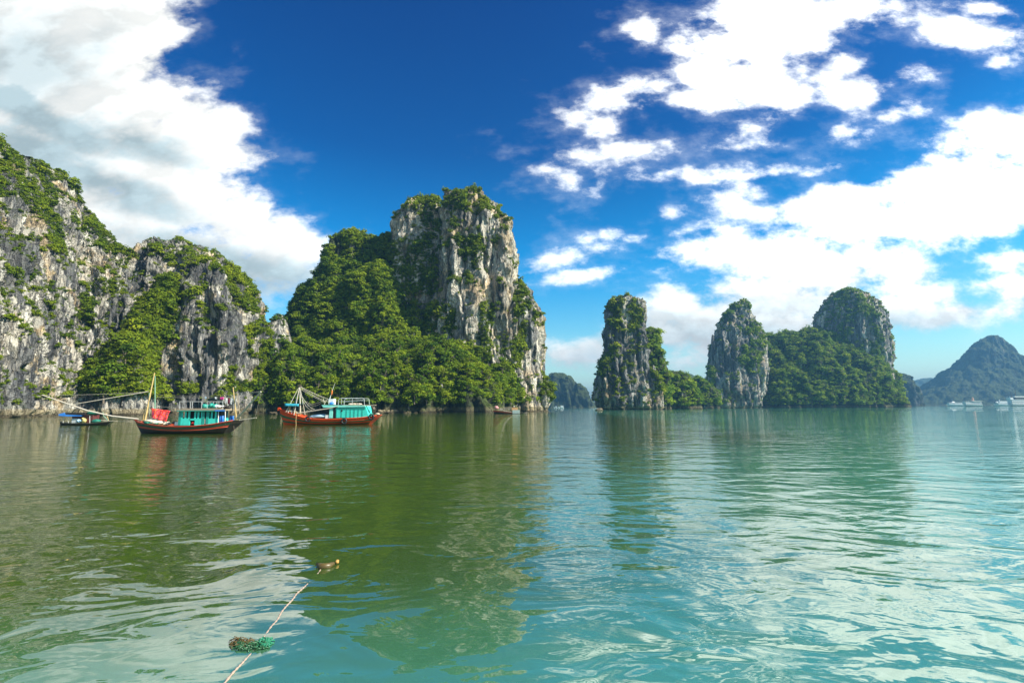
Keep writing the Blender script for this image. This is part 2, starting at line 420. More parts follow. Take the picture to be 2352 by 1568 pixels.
def tower(rows, Y0, ry, step, n=2.7, seed=1, flute=(6.0, 1.6), rough=1.0, notch=0.0, yoff=None, cap=None, nth=None):
    """rows: (picture y, left x, right x) of the outline at depth Y0; ry: depth radius, number or fraction list"""
    rows = sorted(rows, key=lambda r: r[0])
    prof = []
    for i, (y, xl, xr) in enumerate(rows):
        a, b = at(xl, y, Y0), at(xr, y, Y0)
        z = (a.z + b.z) / 2
        prof.append([z, (a.x + b.x) / 2, (b.x - a.x) / 2])
    prof = np.array(prof)
    rmax = prof[:, 2].max()
    top = prof[0].copy(); top2 = top.copy(); top2[0] += top[2] * 0.12; top2[2] = 0.02
    prof = np.vstack([[top2], prof])
    last = prof[-1].copy(); last[0] = -4.0
    prof = np.vstack([prof, [last]])
    seg = np.hypot(np.diff(prof[:, 0]), np.diff(prof[:, 2])); s = np.concatenate([[0], np.cumsum(seg)])
    nz = max(12, int(s[-1] / step)); S = np.linspace(0, s[-1], nz)
    Z = np.interp(S, s, prof[:, 0]); XC = np.interp(S, s, prof[:, 1]); RX = np.interp(S, s, prof[:, 2])
    # mild smoothing of the profile
    for _ in range(2):
        RX[1:-1] = (RX[:-2] + 2 * RX[1:-1] + RX[2:]) / 4; XC[1:-1] = (XC[:-2] + 2 * XC[1:-1] + XC[2:]) / 4
    fr = RX / rmax
    RY = ry * (fr if cap is None else np.interp(fr, [0, cap, 1], [0, 0.75, 1]))
    if nth is None: nth = max(24, int(2 * math.pi * (rmax + ry) / 2 / step))
    th = np.linspace(0, 2 * math.pi, nth, endpoint=False)
    c, sn = np.cos(th), np.sin(th)
    ex = np.sign(c) * np.abs(c) ** (2 / n); ey = np.sign(sn) * np.abs(sn) ** (2 / n)
    X = XC[:, None] + RX[:, None] * ex[None]; Y = Y0 + RY[:, None] * ey[None]
    if yoff is not None:
        Y = Y + np.interp(Z, *yoff)[:, None]
    ZZ = np.repeat(Z[:, None], nth, 1)
    V = np.stack([X, Y, ZZ], -1).reshape(-1, 3)
    idx = np.arange(nz * nth).reshape(nz, nth)
    a = idx[:-1]; b = idx[1:]
    F = np.stack([a, b, np.roll(b, -1, 1), np.roll(a, -1, 1)], -1).reshape(-1, 4)
    return displace(V, F, seed, flute, rough, notch, np.repeat(np.minimum(1, RX / (flute[0] * 1.2)), nth))


def displace(V, F, seed, flute, rough, notch, fade=1.0):
    L, A = flute
    N = vnormals(V, F)
    hz = np.hypot(N[:, 0], N[:, 1])
    x, y, z = V.T
    wx = x + 2.0 * fbm(x / 20, y / 20, z / 14, 2, seed + 5); wy = y + 2.0 * fbm(x / 20, y / 20, z / 14, 2, seed + 6)
    big = fbm(wx / (L * 2.4), wy / (L * 2.4), z / (L * 6), 3, seed) * A * 1.7
    fl = fbm(wx / L, wy / L, z / (L * 8), 3, seed + 1)
    fl = (0.22 - np.abs(fl)) * A * 1.8
    g = perlin(wx / (L * 1.3), wy / (L * 1.3), z / (L * 9), seed + 2)
    groove = -np.clip(1 - np.abs(g) * 9, 0, 1) ** 2 * A * 1.5
    fine = fbm(x / (L * .24), y / (L * .24), z / (L * 1.6), 4, seed + 3) * A * 0.42
    ledge = perlin(x / 22, y / 22, z / 4.2, seed + 4) * A * 0.35
    ledge += fbm(x / (L * 0.6), y / (L * 0.6), z / (L * 1.1), 3, seed + 9) * A * 0.38
    sl_ = fbm(wx / (L * 1.1) + 9, wy / (L * 1.1), z / (L * 4.2), 2, seed + 12)
    slab = np.floor(sl_ * 3.2 + 0.5) / 3.2 * A * 2.0
    d = (big + fl * hz * 0.8 + slab * hz + groove * hz + fine + ledge) * rough
    if notch:
        d = d - notch * 1.5 * np.exp(-((z - 0.6) / 1.2) ** 2) * (0.7 + 0.6 * fbm(x / 5, y / 5, z * 0, 2, seed + 8))
    return V + N * (d * fade)[:, None], F


def combine(parts):
    Vs, Fs, o = [], [], 0
    for V, F in parts:
        Vs.append(V); Fs.append(F + o); o += len(V)
    return np.vstack(Vs), np.vstack(Fs)


def hill(name, V, F, mat, label, cat='hill'):
    b = np.array([V[:, 0].mean(), V[:, 1].mean(), 0.0])
    o = link(name, mesh_np(name, V - b, F, [mat], smooth=False), b)
    tag(o, label, cat, kind='structure')
    return o


# left massif: a cliff wall running away from the camera on the left
def left_wall():
    xs = [-420, -180, -60, 0, 50, 105, 150, 190, 240, 290, 335, 370, 400]
    tops = [150, 210, 290, 322, 350, 378, 412, 462, 522, 572, 588, 640, 700]
    foots = [985, 970, 963, 960, 959, 957, 956, 955, 954.5, 954, 953, 952, 951.5]
    setb = [30, 30, 30, 32, 34, 34, 32, 30, 26, 22, 18, 14, 10]
    X = np.linspace(-420, 400, 420)
    T = np.interp(X, xs, tops); Fo = np.interp(X, xs, foots); SB = np.interp(X, xs, setb)
    T = T + 5 * perlin(X / 22, X * 0, X * 0 + .5, 3) + 3 * perlin(X / 8, X * 0, X * 0 + .5, 4)
    nt = 260
    tt = np.linspace(-0.02, 1, nt)
    V = []
    for x, ty, fy, sb in zip(X, T, Fo, SB):
        g = ground(x, fy)
        for t in tt:
            Yd = g.y + sb * (0.30 * max(t, 0) + 0.70 * max(t, 0) ** 3)
            tp = at(x, ty, g.y + sb)
            ft = g
            # straight in picture height: solve on the ray at depth Yd
            yy_ = fy + (ty - fy) * t
            p = at(x, yy_, Yd)
            V.append((p.x, p.y, p.z if t >= 0 else -3.0))
        base = at(x, ty, g.y + sb)
        for k, (dyy, fz) in enumerate(((8, 0.97), (22, 0.85), (40, 0.6), (60, 0.3), (70, -0.03))):
            V.append((base.x - dyy * 0.8, base.y + dyy * 0.5, base.z * fz))
    m = nt + 5
    V = np.array(V); idx = np.arange(len(X) * m).reshape(len(X), m)
    F = np.stack([idx[:-1, :-1], idx[1:, :-1], idx[1:, 1:], idx[:-1, 1:]], -1).reshape(-1, 4)
    fade = np.ones(len(V)); fade.reshape(len(X), m)[:, nt - 14:] = 0.45
    return displace(V, F, 31, (5.0, 1.7), 1.0, 1.4, fade)


L1 = left_wall()
L2 = tower([(556, 372, 402), (566, 350, 455), (590, 340, 505), (620, 335, 538), (660, 330, 562), (700, 325, 582), (750, 315, 594),
            (800, 300, 596), (850, 292, 592), (900, 282, 590), (950, 280, 588)], 240, 27, 0.55, n=3.2, seed=41, flute=(5.0, 1.8), notch=1.6)
L3 = tower([(722, 640, 648), (735, 628, 656), (760, 618, 662), (800, 612, 665), (950, 605, 670)], 262, 12, 1.0, seed=45, rough=0.45)
CT = tower([(438, 1062, 1088), (446, 1042, 1108), (460, 1030, 1126), (484, 1020, 1148), (520, 1012, 1166), (570, 1006, 1176), (640, 1000, 1184),
            (700, 993, 1191), (800, 990, 1206), (900, 985, 1232), (950, 980, 1250)], 288, 25, 0.55, n=2.7, seed=53, flute=(7.0, 2.2), notch=1.0)
CD = tower([(650, 1188, 1199), (672, 1184, 1221), (700, 1180, 1231), (740, 1180, 1239), (800, 1180, 1242), (860, 1180, 1247), (950, 1178, 1254)],
           288, 15, 0.55, n=2.6, seed=57, flute=(5.0, 1.5), notch=1.6)
CE2 = tower([(866, 1250, 1258), (890, 1240, 1266), (912, 1236, 1266), (950, 1230, 1256)], 287, 8, 0.6, seed=58, flute=(4, 1.0), notch=2.0)
CB = tower([(466, 952, 992), (476, 932, 1004), (498, 916, 1024), (530, 912, 1036), (570, 912, 1050), (640, 905, 1060), (950, 880, 1080)],
           305, 22, 0.7, n=2.8, seed=61, flute=(6.0, 2.0), cap=.5)
CA = tower([(543, 782, 840), (550, 760, 856), (572, 748, 860), (600, 745, 858), (650, 733, 880), (700, 710, 920), (950, 660, 950)],
           310, 27, 0.8, n=2.6, seed=67, flute=(7.0, 2.0))
CE = combine([tower([(785, 640, 660), (825, 612, 715), (880, 592, 770), (952, 578, 800)], 258, 19, 0.9, n=2.2, seed=77, flute=(9.0, 2.8)),
              tower([(540, 900, 912), (556, 882, 930), (590, 866, 950), (640, 830, 985), (690, 770, 1005), (735, 712, 1030), (775, 672, 1060), (815, 645, 1090), (860, 625, 1110), (952, 610, 1120)],
                   314, 46, 0.9, n=2.2, seed=71, flute=(14.0, 5.0)),
              tower([(768, 880, 950), (795, 800, 1045), (822, 735, 1100), (850, 670, 1140), (876, 620, 1172), (905, 595, 1200), (928, 584, 1215), (952, 574, 1226)], 286, 54, 0.9, n=2.3, seed=74, flute=(12.0, 3.6)),
              tower([(634, 726, 744), (655, 706, 765), (695, 682, 800), (735, 664, 820), (775, 652, 840), (952, 610, 860)], 312, 26, 0.9, n=2.3, seed=72, flute=(9.0, 2.5)),
              tower([(606, 850, 876), (650, 830, 900), (710, 806, 925), (790, 780, 945), (860, 760, 975), (952, 740, 1000)], 290, 22, 0.9, n=2.2, seed=73, flute=(9.0, 3.2))])
VC = tower([(775, 285, 330), (800, 250, 335), (840, 220, 340), (890, 208, 348), (957, 204, 352)], 200, 11, 0.8, n=2.2, seed=75, flute=(6, 1.5))
VC2 = tower([(640, 372, 392), (680, 345, 392), (740, 300, 382), (790, 270, 372), (860, 250, 360)], 213, 11, 0.8, n=2.2, seed=76, flute=(6, 1.2))
R1 = tower([(686, 1408, 1465), (695, 1400, 1475), (720, 1394, 1480), (760, 1392, 1483), (800, 1388, 1485), (822, 1382, 1487), (860, 1375, 1490),
            (892, 1367, 1493), (915, 1364, 1498), (930, 1368, 1503), (943, 1384, 1506)], 410, 17, 0.7, n=2.8, seed=81, flute=(6.0, 1.9), notch=1.6)
R1f = tower([(838, 1497, 1503), (865, 1492, 1512), (900, 1488, 1520), (943, 1485, 1525)], 402, 7, 0.8, seed=83, flute=(4, 1.2), notch=1.5)
R1b = tower([(752, 1487, 1500), (762, 1482, 1516), (800, 1480, 1518), (830, 1480, 1522), (870, 1480, 1528), (940, 1480, 1536)], 440, 16, 0.9, seed=85, flute=(7, 2.2))
R1c = tower([(855, 1544, 1560), (866, 1536, 1574), (884, 1528, 1584), (904, 1522, 1596), (940, 1515, 1606)], 490, 20, 1.1, n=2.3, seed=87, flute=(8, 2.2))
R1d = tower([(872, 1596, 1612), (890, 1588, 1640), (940, 1580, 1650)], 590, 22, 1.3, n=2.3, seed=88, flute=(8, 2.2))
R2 = tower([(688, 1701, 1709), (702, 1685, 1716), (732, 1665, 1730), (762, 1649, 1742), (800, 1637, 1752), (850, 1630, 1755), (900, 1618, 1750), (940, 1604, 1742)],
           650, 26, 1.0, n=2.7, seed=91, flute=(8.0, 2.4), notch=2.0)
R2n = tower([(768, 1635, 1638), (775, 1633, 1641), (850, 1631, 1645), (940, 1625, 1650)], 640, 5, 1.0, seed=92, flute=(4, 0.8))
R3 = tower([(762, 1862, 1886), (770, 1800, 1900), (784, 1752, 1905), (830, 1735, 1985), (862, 1705, 2025), (890, 1690, 2040), (915, 1672, 2048), (940, 1664, 2054)],
           690, 75, 1.5, n=2.4, seed=95, flute=(14.0, 4.5))
R4 = tower([(667, 1936, 1964), (680, 1911, 1985), (700, 1898, 2001), (730, 1889, 2015), (762, 1885, 2022), (800, 1889, 2025), (850, 1893, 2027), (940, 1890, 2032)],
           700, 46, 1.1, n=2.5, seed=97, flute=(9.0, 2.2))
PK = tower([(770, 2270, 2288), (780, 2252, 2304), (806, 2228, 2326), (836, 2204, 2350), (860, 2176, 2372), (883, 2146, 2400), (905, 2108, 2425), (933, 2060, 2455)],
           1750, 200, 4.5, n=2.2, seed=101, flute=(26.0, 5.0))
FR = tower([(856, 2058, 2070), (866, 2043, 2086), (885, 2038, 2094), (905, 2036, 2100), (933, 2034, 2108)], 1300, 45, 3.0, n=2.6, seed=103, flute=(14.0, 4.0))
FL = combine([tower([(858, 1268, 1298), (864, 1262, 1312), (885, 1256, 1320), (905, 1250, 1324), (940, 1246, 1328)], 1350, 50, 3.0, n=2.8, seed=105, flute=(14.0, 4.5)),
              tower([(881, 1318, 1334), (890, 1312, 1342), (908, 1308, 1352), (940, 1306, 1372)], 1330, 40, 3.0, n=2.6, seed=106, flute=(12.0, 4.0)),
              tower([(862, 1240, 1256), (880, 1225, 1264), (940, 1215, 1272)], 1420, 40, 3.0, n=2.6, seed=107, flute=(12.0, 4.0))])
FM = tower([(858, 1574, 1588), (864, 1562, 1598), (882, 1548, 1614), (940, 1530, 1640)], 1700, 80, 5.0, n=2.3, seed=109, flute=(20.0, 5.0))
FD = combine([tower([(866, 2040, 2062), (874, 2020, 2082), (892, 1990, 2120), (935, 1940, 2160)], 3300, 200, 12.0, n=2.2, seed=111, flute=(60.0, 10.0)),
              tower([(869, 2118, 2136), (878, 2098, 2158), (893, 2068, 2190), (935, 2020, 2240)], 3000, 200, 12.0, n=2.2, seed=112, flute=(60.0, 10.0)),
              tower([(874, 2160, 2200), (886, 2130, 2250), (935, 2080, 2320)], 3600, 200, 12.0, n=2.2, seed=113, flute=(60.0, 10.0)),
              tower([(906, 2092, 2140), (914, 2070, 2180), (935, 2040, 2240)], 1900, 120, 8.0, n=2.2, seed=114, flute=(40.0, 7.0))])

HILLS = [
    ('cliff_hill', combine([L1]), ROCK_A, 'tall grey limestone cliff wall at the left edge with green crest', 'A'),
    ('rounded_hill', combine([L2]), ROCK_A, 'rounded grey limestone hill with dark cracks behind the dark hulled boat', 'B'),
    ('low_hill', combine([VC, VC2]), ROCK_A, 'bushy green slope filling the gap between the two left cliffs', 'G'),
    ('ridge_rock', combine([L3]), ROCK_A, 'small bare grey rock in the saddle between left and central hills', 'N'),
    ('island_hill', combine([CT, CD, CE2, CB]), ROCK_C, 'tallest central limestone tower with pale vertical streaks', 'C'),
    ('wooded_hill', combine([CA, CE]), SOIL, 'densely wooded green slope in front and left of the central tower', 'E'),
    ('sea_stack', combine([R1, R1f]), ROCK_R, 'lone narrow limestone stack standing in the water right of centre', 'R1'),
    ('spur_hill', combine([R1b, R1c, R1d]), SOIL, 'dark green wooded spur behind the lone limestone stack', 'FULL'),
    ('pointed_hill', combine([R2, R2n]), ROCK_R, 'pointed grey limestone peak at the left end of the wooded island', 'R2'),
    ('forest_hill', combine([R3]), SOIL, 'low forested green saddle between pointed peak and dome', 'FULL'),
    ('dome_hill', combine([R4]), ROCK_R, 'rounded limestone dome at the right end of the wooded island', 'R4'),
    ('hazy_peak', PK, ROCK_F, 'broad hazy blue green peak at the far right behind the ships', None),
    ('hazy_rock', FR, ROCK_F, 'small hazy bluff left of the broad far peak', None),
    ('hazy_cliffs', FL, ROCK_F, 'row of hazy blue cliffs in the gap right of the central tower', None),
    ('hazy_knoll', FM, ROCK_F, 'tiny pale knoll peeping between lone stack and pointed peak', None),
    ('hazy_ridge', FD, ROCK_F, 'faint farthest blue ridge on the horizon left of the far peak', None),
]
ZONES = {
    'N': [[(590, 768), (730, 768), (730, 965), (580, 965)]],
    'A': [VX(z, F4) for z in ([(-50, 60), (120, 190), (230, 230), (250, 330), (300, 370), (300, 480), (330, 620), (340, 690), (270, 680), (230, 600), (170, 480), (100, 400), (80, 300), (-50, 240)],
                              [(230, 200), (330, 270), (400, 330), (500, 430), (560, 540), (640, 590), (760, 670), (830, 740), (780, 860), (700, 780), (600, 740), (560, 640), (480, 560), (430, 450), (330, 390), (260, 330)],
                              [(380, 500), (480, 490), (480, 560), (400, 560)], [(420, 880), (480, 900), (490, 1060), (410, 1010)], [(430, 820), (540, 810), (560, 900), (440, 880)],
                              [(30, 580), (110, 580), (110, 620), (30, 620)], [(240, 920), (320, 940), (320, 980), (240, 970)], [(500, 580), (560, 560), (600, 660), (500, 660)],
                              [(640, 700), (760, 730), (780, 900), (720, 850)], [(-10, 250), (40, 420), (70, 520), (30, 520), (-10, 400)], [(590, 830), (640, 830), (640, 890), (590, 890)])],
    'B': [VX(z, F4) for z in ([(880, 650), (960, 660), (1040, 700), (1230, 750), (1330, 900), (1300, 960), (1230, 950), (1150, 830), (1080, 860), (960, 930), (900, 1060), (840, 1010), (800, 880), (870, 780)],
                              [(1250, 900), (1340, 920), (1400, 1000), (1400, 1200), (1350, 1290), (1290, 1200), (1250, 1050)],
                              [(940, 1350), (1000, 1340), (1060, 1420), (940, 1400)], [(1060, 1390), (1200, 1380), (1200, 1430), (1060, 1430)], [(1180, 1270), (1300, 1260), (1450, 1300), (1450, 1420), (1180, 1400)],
                              [(1000, 900), (1080, 940), (1060, 1010), (1010, 1000)], [(780, 640), (840, 640), (840, 680), (780, 680)])],
    'C': [[(820, 548), (905, 548), (960, 580), (1000, 640), (1004, 800), (1010, 960), (800, 960)]] + [VX(z, F5) for z in ([(1190, 60), (1450, 60), (1470, 200), (1400, 240), (1420, 330), (1330, 260), (1280, 300), (1250, 340), (1200, 200)],
                              [(1240, 380), (1330, 400), (1420, 370), (1450, 480), (1400, 560), (1390, 690), (1330, 680), (1340, 560), (1250, 480)],
                              [(1480, 170), (1590, 170), (1590, 260), (1500, 250)], [(1480, 330), (1530, 330), (1530, 420), (1480, 410)],
                              [(1430, 780), (1530, 800), (1530, 880), (1470, 980), (1500, 1080), (1480, 1160), (1300, 1120), (1400, 1000), (1420, 880)],
                              [(1640, 650), (1700, 680), (1740, 800), (1700, 1000), (1690, 1150), (1660, 1230), (1600, 1190), (1630, 1000)],
                              [(1750, 850), (1810, 860), (1810, 950), (1760, 940)], [(1790, 1290), (1900, 1320), (1890, 1410), (1800, 1400)],
                              [(1120, 760), (1270, 850), (1240, 1000), (1270, 1120), (1060, 1100), (1040, 900)], [(1230, 600), (1300, 620), (1290, 680), (1230, 660)],
                              [(930, 120), (1180, 110), (1170, 180), (1120, 270), (1060, 290), (1000, 200), (930, 210)],
                              [(1000, 290), (1180, 270), (1170, 400), (1140, 760), (900, 700), (870, 420), (960, 380)])],
    'R1': [VX(z, F6) for z in ([(220, 100), (350, 100), (460, 170), (470, 240), (430, 400), (380, 410), (350, 270), (310, 230), (300, 330), (260, 330), (230, 250)],
                               [(190, 480), (300, 440), (290, 500), (250, 580), (190, 660), (150, 650)], [(530, 600), (620, 740), (600, 800), (540, 780)], [(370, 570), (395, 570), (395, 620), (370, 620)])],
    'R2': [VX(z, F6) for z in ([(1180, 320), (1240, 290), (1300, 340), (1290, 500), (1240, 640), (1120, 600), (1120, 450), (1190, 430)],
                               [(960, 290), (1060, 150), (1160, 110), (1200, 200), (1120, 170), (1050, 240), (1010, 290)], [(860, 680), (930, 590), (960, 620), (940, 770), (880, 780)])],
    'R4': [VX(z, F6) for z in ([(1700, 200), (1850, 50), (1990, 130), (2090, 300), (2110, 450), (2030, 340), (1950, 200), (1900, 190), (1820, 200), (1810, 280), (1760, 240)],
                               [(1820, 190), (1910, 190), (1900, 330), (1880, 440), (1810, 420)], [(2000, 400), (2100, 400), (2120, 640), (2040, 600)], [(1780, 420), (1930, 400), (2040, 560), (2100, 700), (1700, 700), (1700, 460)])],
}

# leaf clump templates ----------------------------------------------------------


def ico(sub):
    bm = bmesh.new(); bmesh.ops.create_icosphere(bm, subdivisions=sub, radius=1)
    V = np.array([v.co[:] for v in bm.verts]); F = np.array([[v.index for v in f.verts] for f in bm.faces]); bm.free()
    return V, F


def clump(nleaf, leaf, lobes, seed, flat=0.75):
    """unit-radius bush: lobes of leaf quads; returns V (4n,3), tint (n)"""
    g = np.random.default_rng(seed)
    cs = g.normal(size=(lobes, 3)); cs /= np.linalg.norm(cs, axis=1, keepdims=True)
    cs *= g.uniform(0.25, 0.62, (lobes, 1)); cs[:, 2] = cs[:, 2] * flat + 0.15
    rs = g.uniform(0.32, 0.58, lobes)
    which = g.integers(0, lobes, nleaf)
    d = g.normal(size=(nleaf, 3)); d /= np.linalg.norm(d, axis=1, keepdims=True); d[:, 2] = np.where(d[:, 2] < -0.3, -d[:, 2] * .5, d[:, 2])
    P = cs[which] + d * (rs[which] * g.uniform(0.72, 1.05, nleaf))[:, None] * np.array([1, 1, flat])
    n = d * 1.0 + g.normal(size=(nleaf, 3)) * 0.45 + np.array([0, 0, 0.35]); n /= np.linalg.norm(n, axis=1, keepdims=True)
    a = np.cross(n, g.normal(size=(nleaf, 3))); a /= np.linalg.norm(a, axis=1, keepdims=True); b = np.cross(n, a)
    s = leaf * g.uniform(0.6, 1.3, nleaf)[:, None]
    Q = np.stack([P - a * s, P - b * s * 0.55, P + a * s, P + b * s * 0.55], 1)
    return Q.reshape(-1, 3), g.uniform(0, 1, nleaf) * 0.35 + g.uniform(0, 0.3, lobes)[which]


def clump_set(nleaf, leaf, n=6, flat=0.75, s0=0):
    return [clump(nleaf, leaf, 7 + k % 3, s0 + k, flat) for k in range(n)]


def scatter_mesh(name, pts, rad, temps, mat, tilt=None):
    Vs, Ts = [], []
    k = rng.integers(0, len(temps), len(pts)); ang = rng.uniform(0, 2 * math.pi, len(pts))
    tint0 = rng.normal(0.30, 0.28, len(pts))
    for j in range(len(temps)):
        sel = np.where(k == j)[0]
        if not len(sel): continue
        T, ti = temps[j]
        c, s = np.cos(ang[sel]), np.sin(ang[sel])
        r = rad[sel]
        X = (T[None, :, 0] * c[:, None] - T[None, :, 1] * s[:, None]) * r[:, None] + pts[sel, 0][:, None]
        Y = (T[None, :, 0] * s[:, None] + T[None, :, 1] * c[:, None]) * r[:, None] + pts[sel, 1][:, None]
        Z = T[None, :, 2] * r[:, None] + pts[sel, 2][:, None]
        Vs.append(np.stack([X, Y, Z], -1).reshape(-1, 3)); Ts.append((ti[None] + tint0[sel][:, None]).ravel())
    V = np.vstack(Vs); F = np.arange(len(V)).reshape(-1, 4)
    b = np.array([V[:, 0].mean(), V[:, 1].mean(), 0.0])
    me = mesh_np(name, V - b, F, [mat], tint=np.concatenate(Ts))
    return link(name, me, b)


def inpoly(x, y, poly):
    r = np.zeros(len(x), bool); j = len(poly) - 1
    for i in range(len(poly)):
        xi, yi = poly[i]; xj, yj = poly[j]
        c = ((yi > y) != (yj > y)) & (x < (xj - xi) * (y - yi) / ((yj - yi) or 1e-9) + xi)
        r ^= c; j = i
    return r


def sample(V, F, n):
    a, b, c, d = [V[F[:, k]] for k in range(4)]
    nr = np.cross(c - a, d - b) / 2; ar = np.linalg.norm(nr, axis=1); nr = nr / np.maximum(ar, 1e-9)[:, None]
    i = rng.choice(len(F), n, p=ar / ar.sum()); u = rng.random((n, 1)); v = rng.random((n, 1))
    P = (a[i] * (1 - u) + b[i] * u) * (1 - v) + (d[i] * (1 - u) + c[i] * u) * v
    return P, nr[i], ar.sum()


VEG = {  # per zone key: candidates per m2, clump radius range, slope limit, sparse chance, leaf set, material
    'A': (0.75, (0.55, 1.75), 0.50, 0.012, (130, 0.17), LEAF_A),
    'B': (0.60, (0.6, 2.0), 0.62, 0.035, (130, 0.17), LEAF_A),
    'G': (0.70, (1.2, 2.6), -2, 1.0, (170, 0.15), LEAF_A),
    'C': (0.30, (1.0, 2.5), 0.55, 0.012, (130, 0.17), LEAF_A),
    'E': (0.26, (1.2, 4.0), -2, 0.9, (170, 0.15), LEAF_B),
    'R1': (0.20, (1.2, 2.8), 0.5, 0.015, (90, 0.20), LEAF_A),
    'R2': (0.13, (1.6, 3.6), 0.5, 0.02, (80, 0.20), LEAF_D),
    'R4': (0.13, (1.6, 3.6), 0.42, 0.05, (80, 0.20), LEAF_D),
    'FULL': (0.11, (1.3, 4.2), -2, 0.95, (90, 0.18), LEAF_D),
    'N': (0.2, (1.0, 2.0), 0.6, 0.1, (90, 0.2), LEAF_B),
}
STUFF_LABEL = {'cliff_hill': 'bright green bushes and creepers on the left cliff wall', 'rounded_hill': 'scattered green scrub over the rounded grey hill',
               'low_hill': 'thick bushes in the gap between the two left cliffs', 'ridge_rock': 'dark scrub round the small bare saddle rock',
               'island_hill': 'lime green scrub on the cap and ledges of the tallest tower', 'wooded_hill': 'dense forest canopy over the slope left of the tallest tower',
               'sea_stack': 'green scrub capping the lone limestone stack', 'spur_hill': 'dark forest on the spur behind the lone stack',
               'pointed_hill': 'green scrub on the flanks of the pointed peak', 'forest_hill': 'forest over the saddle between pointed peak and dome',
               'dome_hill': 'green creepers over the top of the rounded dome'}
tree_spots = []      # (point, radius) handed to individual trees
shrub_spots = []
for (nm, (V, F), mat, lab, key) in HILLS:
    hill(nm, V, F, mat, lab)
    if key is None: continue
    dens_, (r0, r1), slope, sparse, (nl, ls), lm = VEG[key]
    P_, N_, area = sample(V, F, int(1))
    n_ = int(min(90000, area * dens_ * 1.6))
    P_, N_, _ = sample(V, F, n_)
    px, py, dp = project(P_)
    view = np.array([0, 0, CAM_H]) - P_; view /= np.linalg.norm(view, axis=1, keepdims=True)
    facing = (N_ * view).sum(1) > -0.25
    cl = fbm(P_[:, 0] / 9, P_[:, 1] / 9, P_[:, 2] / 9, 3, 7)
    ok = N_[:, 2] + cl * 0.5 > slope
    inz = np.zeros(len(P_), bool)
    for z in ZONES.get(key, ()): inz |= inpoly(px + 6 * cl, py + 6 * cl, z)
    ok |= inz & (cl > (-0.08 if key == 'B' else -0.30))
    ok |= (rng.random(len(P_)) < sparse * np.clip(1 + 3.0 * cl, 0, 3))
    if key == 'E': ok &= ~(inpoly(px, py, VX([(450, 390), (540, 400), (560, 470), (500, 500), (455, 450)], F5)) | inpoly(px, py, VX([(550, 1180), (640, 1170), (640, 1280), (560, 1280)], F5)) | inpoly(px, py, VX([(1270, 1390), (1480, 1400), (1480, 1500), (1270, 1500)], F5))) | (rng.random(len(P_)) < .05)
    ok &= (P_[:, 2] > {'G': 8.0, 'E': 5.0, 'FULL': 4.0}.get(key, 4.0)) & (facing | (rng.random(len(P_)) < 0.15))
    P_, N_, cl, inz_ = P_[ok], N_[ok], cl[ok], inz[ok]
    rad = (r0 + (r1 - r0) * rng.random(len(P_)) ** 1.8) * np.exp(rng.normal(0, 0.22, len(P_))) * np.clip(1 + cl * 0.8, 0.6, 1.5)
    if key == 'E': rad = np.minimum(rad, 3.4)
    rad = np.where(inz_ | (key in ('G', 'E', 'FULL')), rad, rad * 0.7)
    P_ = P_ + N_ * (rad * 0.25)[:, None]; P_[:, 2] -= rad * 0.1
    px, py, dp = project(P_)
    if key in ('E', 'G'):
        low_ = (py > 790) & (rng.random(len(P_)) < (0.20 if key == 'E' else 0.10)) & (N_[:, 1] < 0.1)
        for p, r in zip(P_[low_], rad[low_]): tree_spots.append((p, r, key))
        P_, rad = P_[~low_], rad[~low_]
    elif key in ('A', 'B'):
        lone = ~inz_ & (rng.random(len(P_)) < 0.8) & (px > 5) & (py > 300) & (N_[:, 2] < .6)
        for p, r in zip(P_[lone], rad[lone]): shrub_spots.append((p, r, key))
        P_, rad = P_[~lone], rad[~lone]
    o = scatter_mesh('foliage', P_, rad, clump_set(nl, ls, 6, s0=hash(nm) % 7 if False else 3), lm)
    tag(o, STUFF_LABEL[nm], 'foliage', kind='stuff')
    print(nm, 'verts', len(V), 'area', int(area), 'clumps', len(P_))

# individual trees (trunk + crown) on the lower slopes, shrubs on the left cliffs -----------------


def tube_np(pts, rs, seg=6):
    pts = np.array(pts, float); V, F = [], []
    for i, p in enumerate(pts):
        d = pts[min(i + 1, len(pts) - 1)] - pts[max(i - 1, 0)]; d /= max(np.linalg.norm(d), 1e-9)
        u = np.cross(d, [0.13, 1, 0.21]); u /= np.linalg.norm(u); v = np.cross(d, u)
        for k in range(seg):
            a = 2 * math.pi * k / seg; V.append(p + (u * math.cos(a) + v * math.sin(a)) * rs[i])
    for i in range(len(pts) - 1):
        for k in range(seg):
            a, b = i * seg + k, i * seg + (k + 1) % seg
            F.append((a, b, b + seg, a + seg))
    return np.array(V), np.array(F)


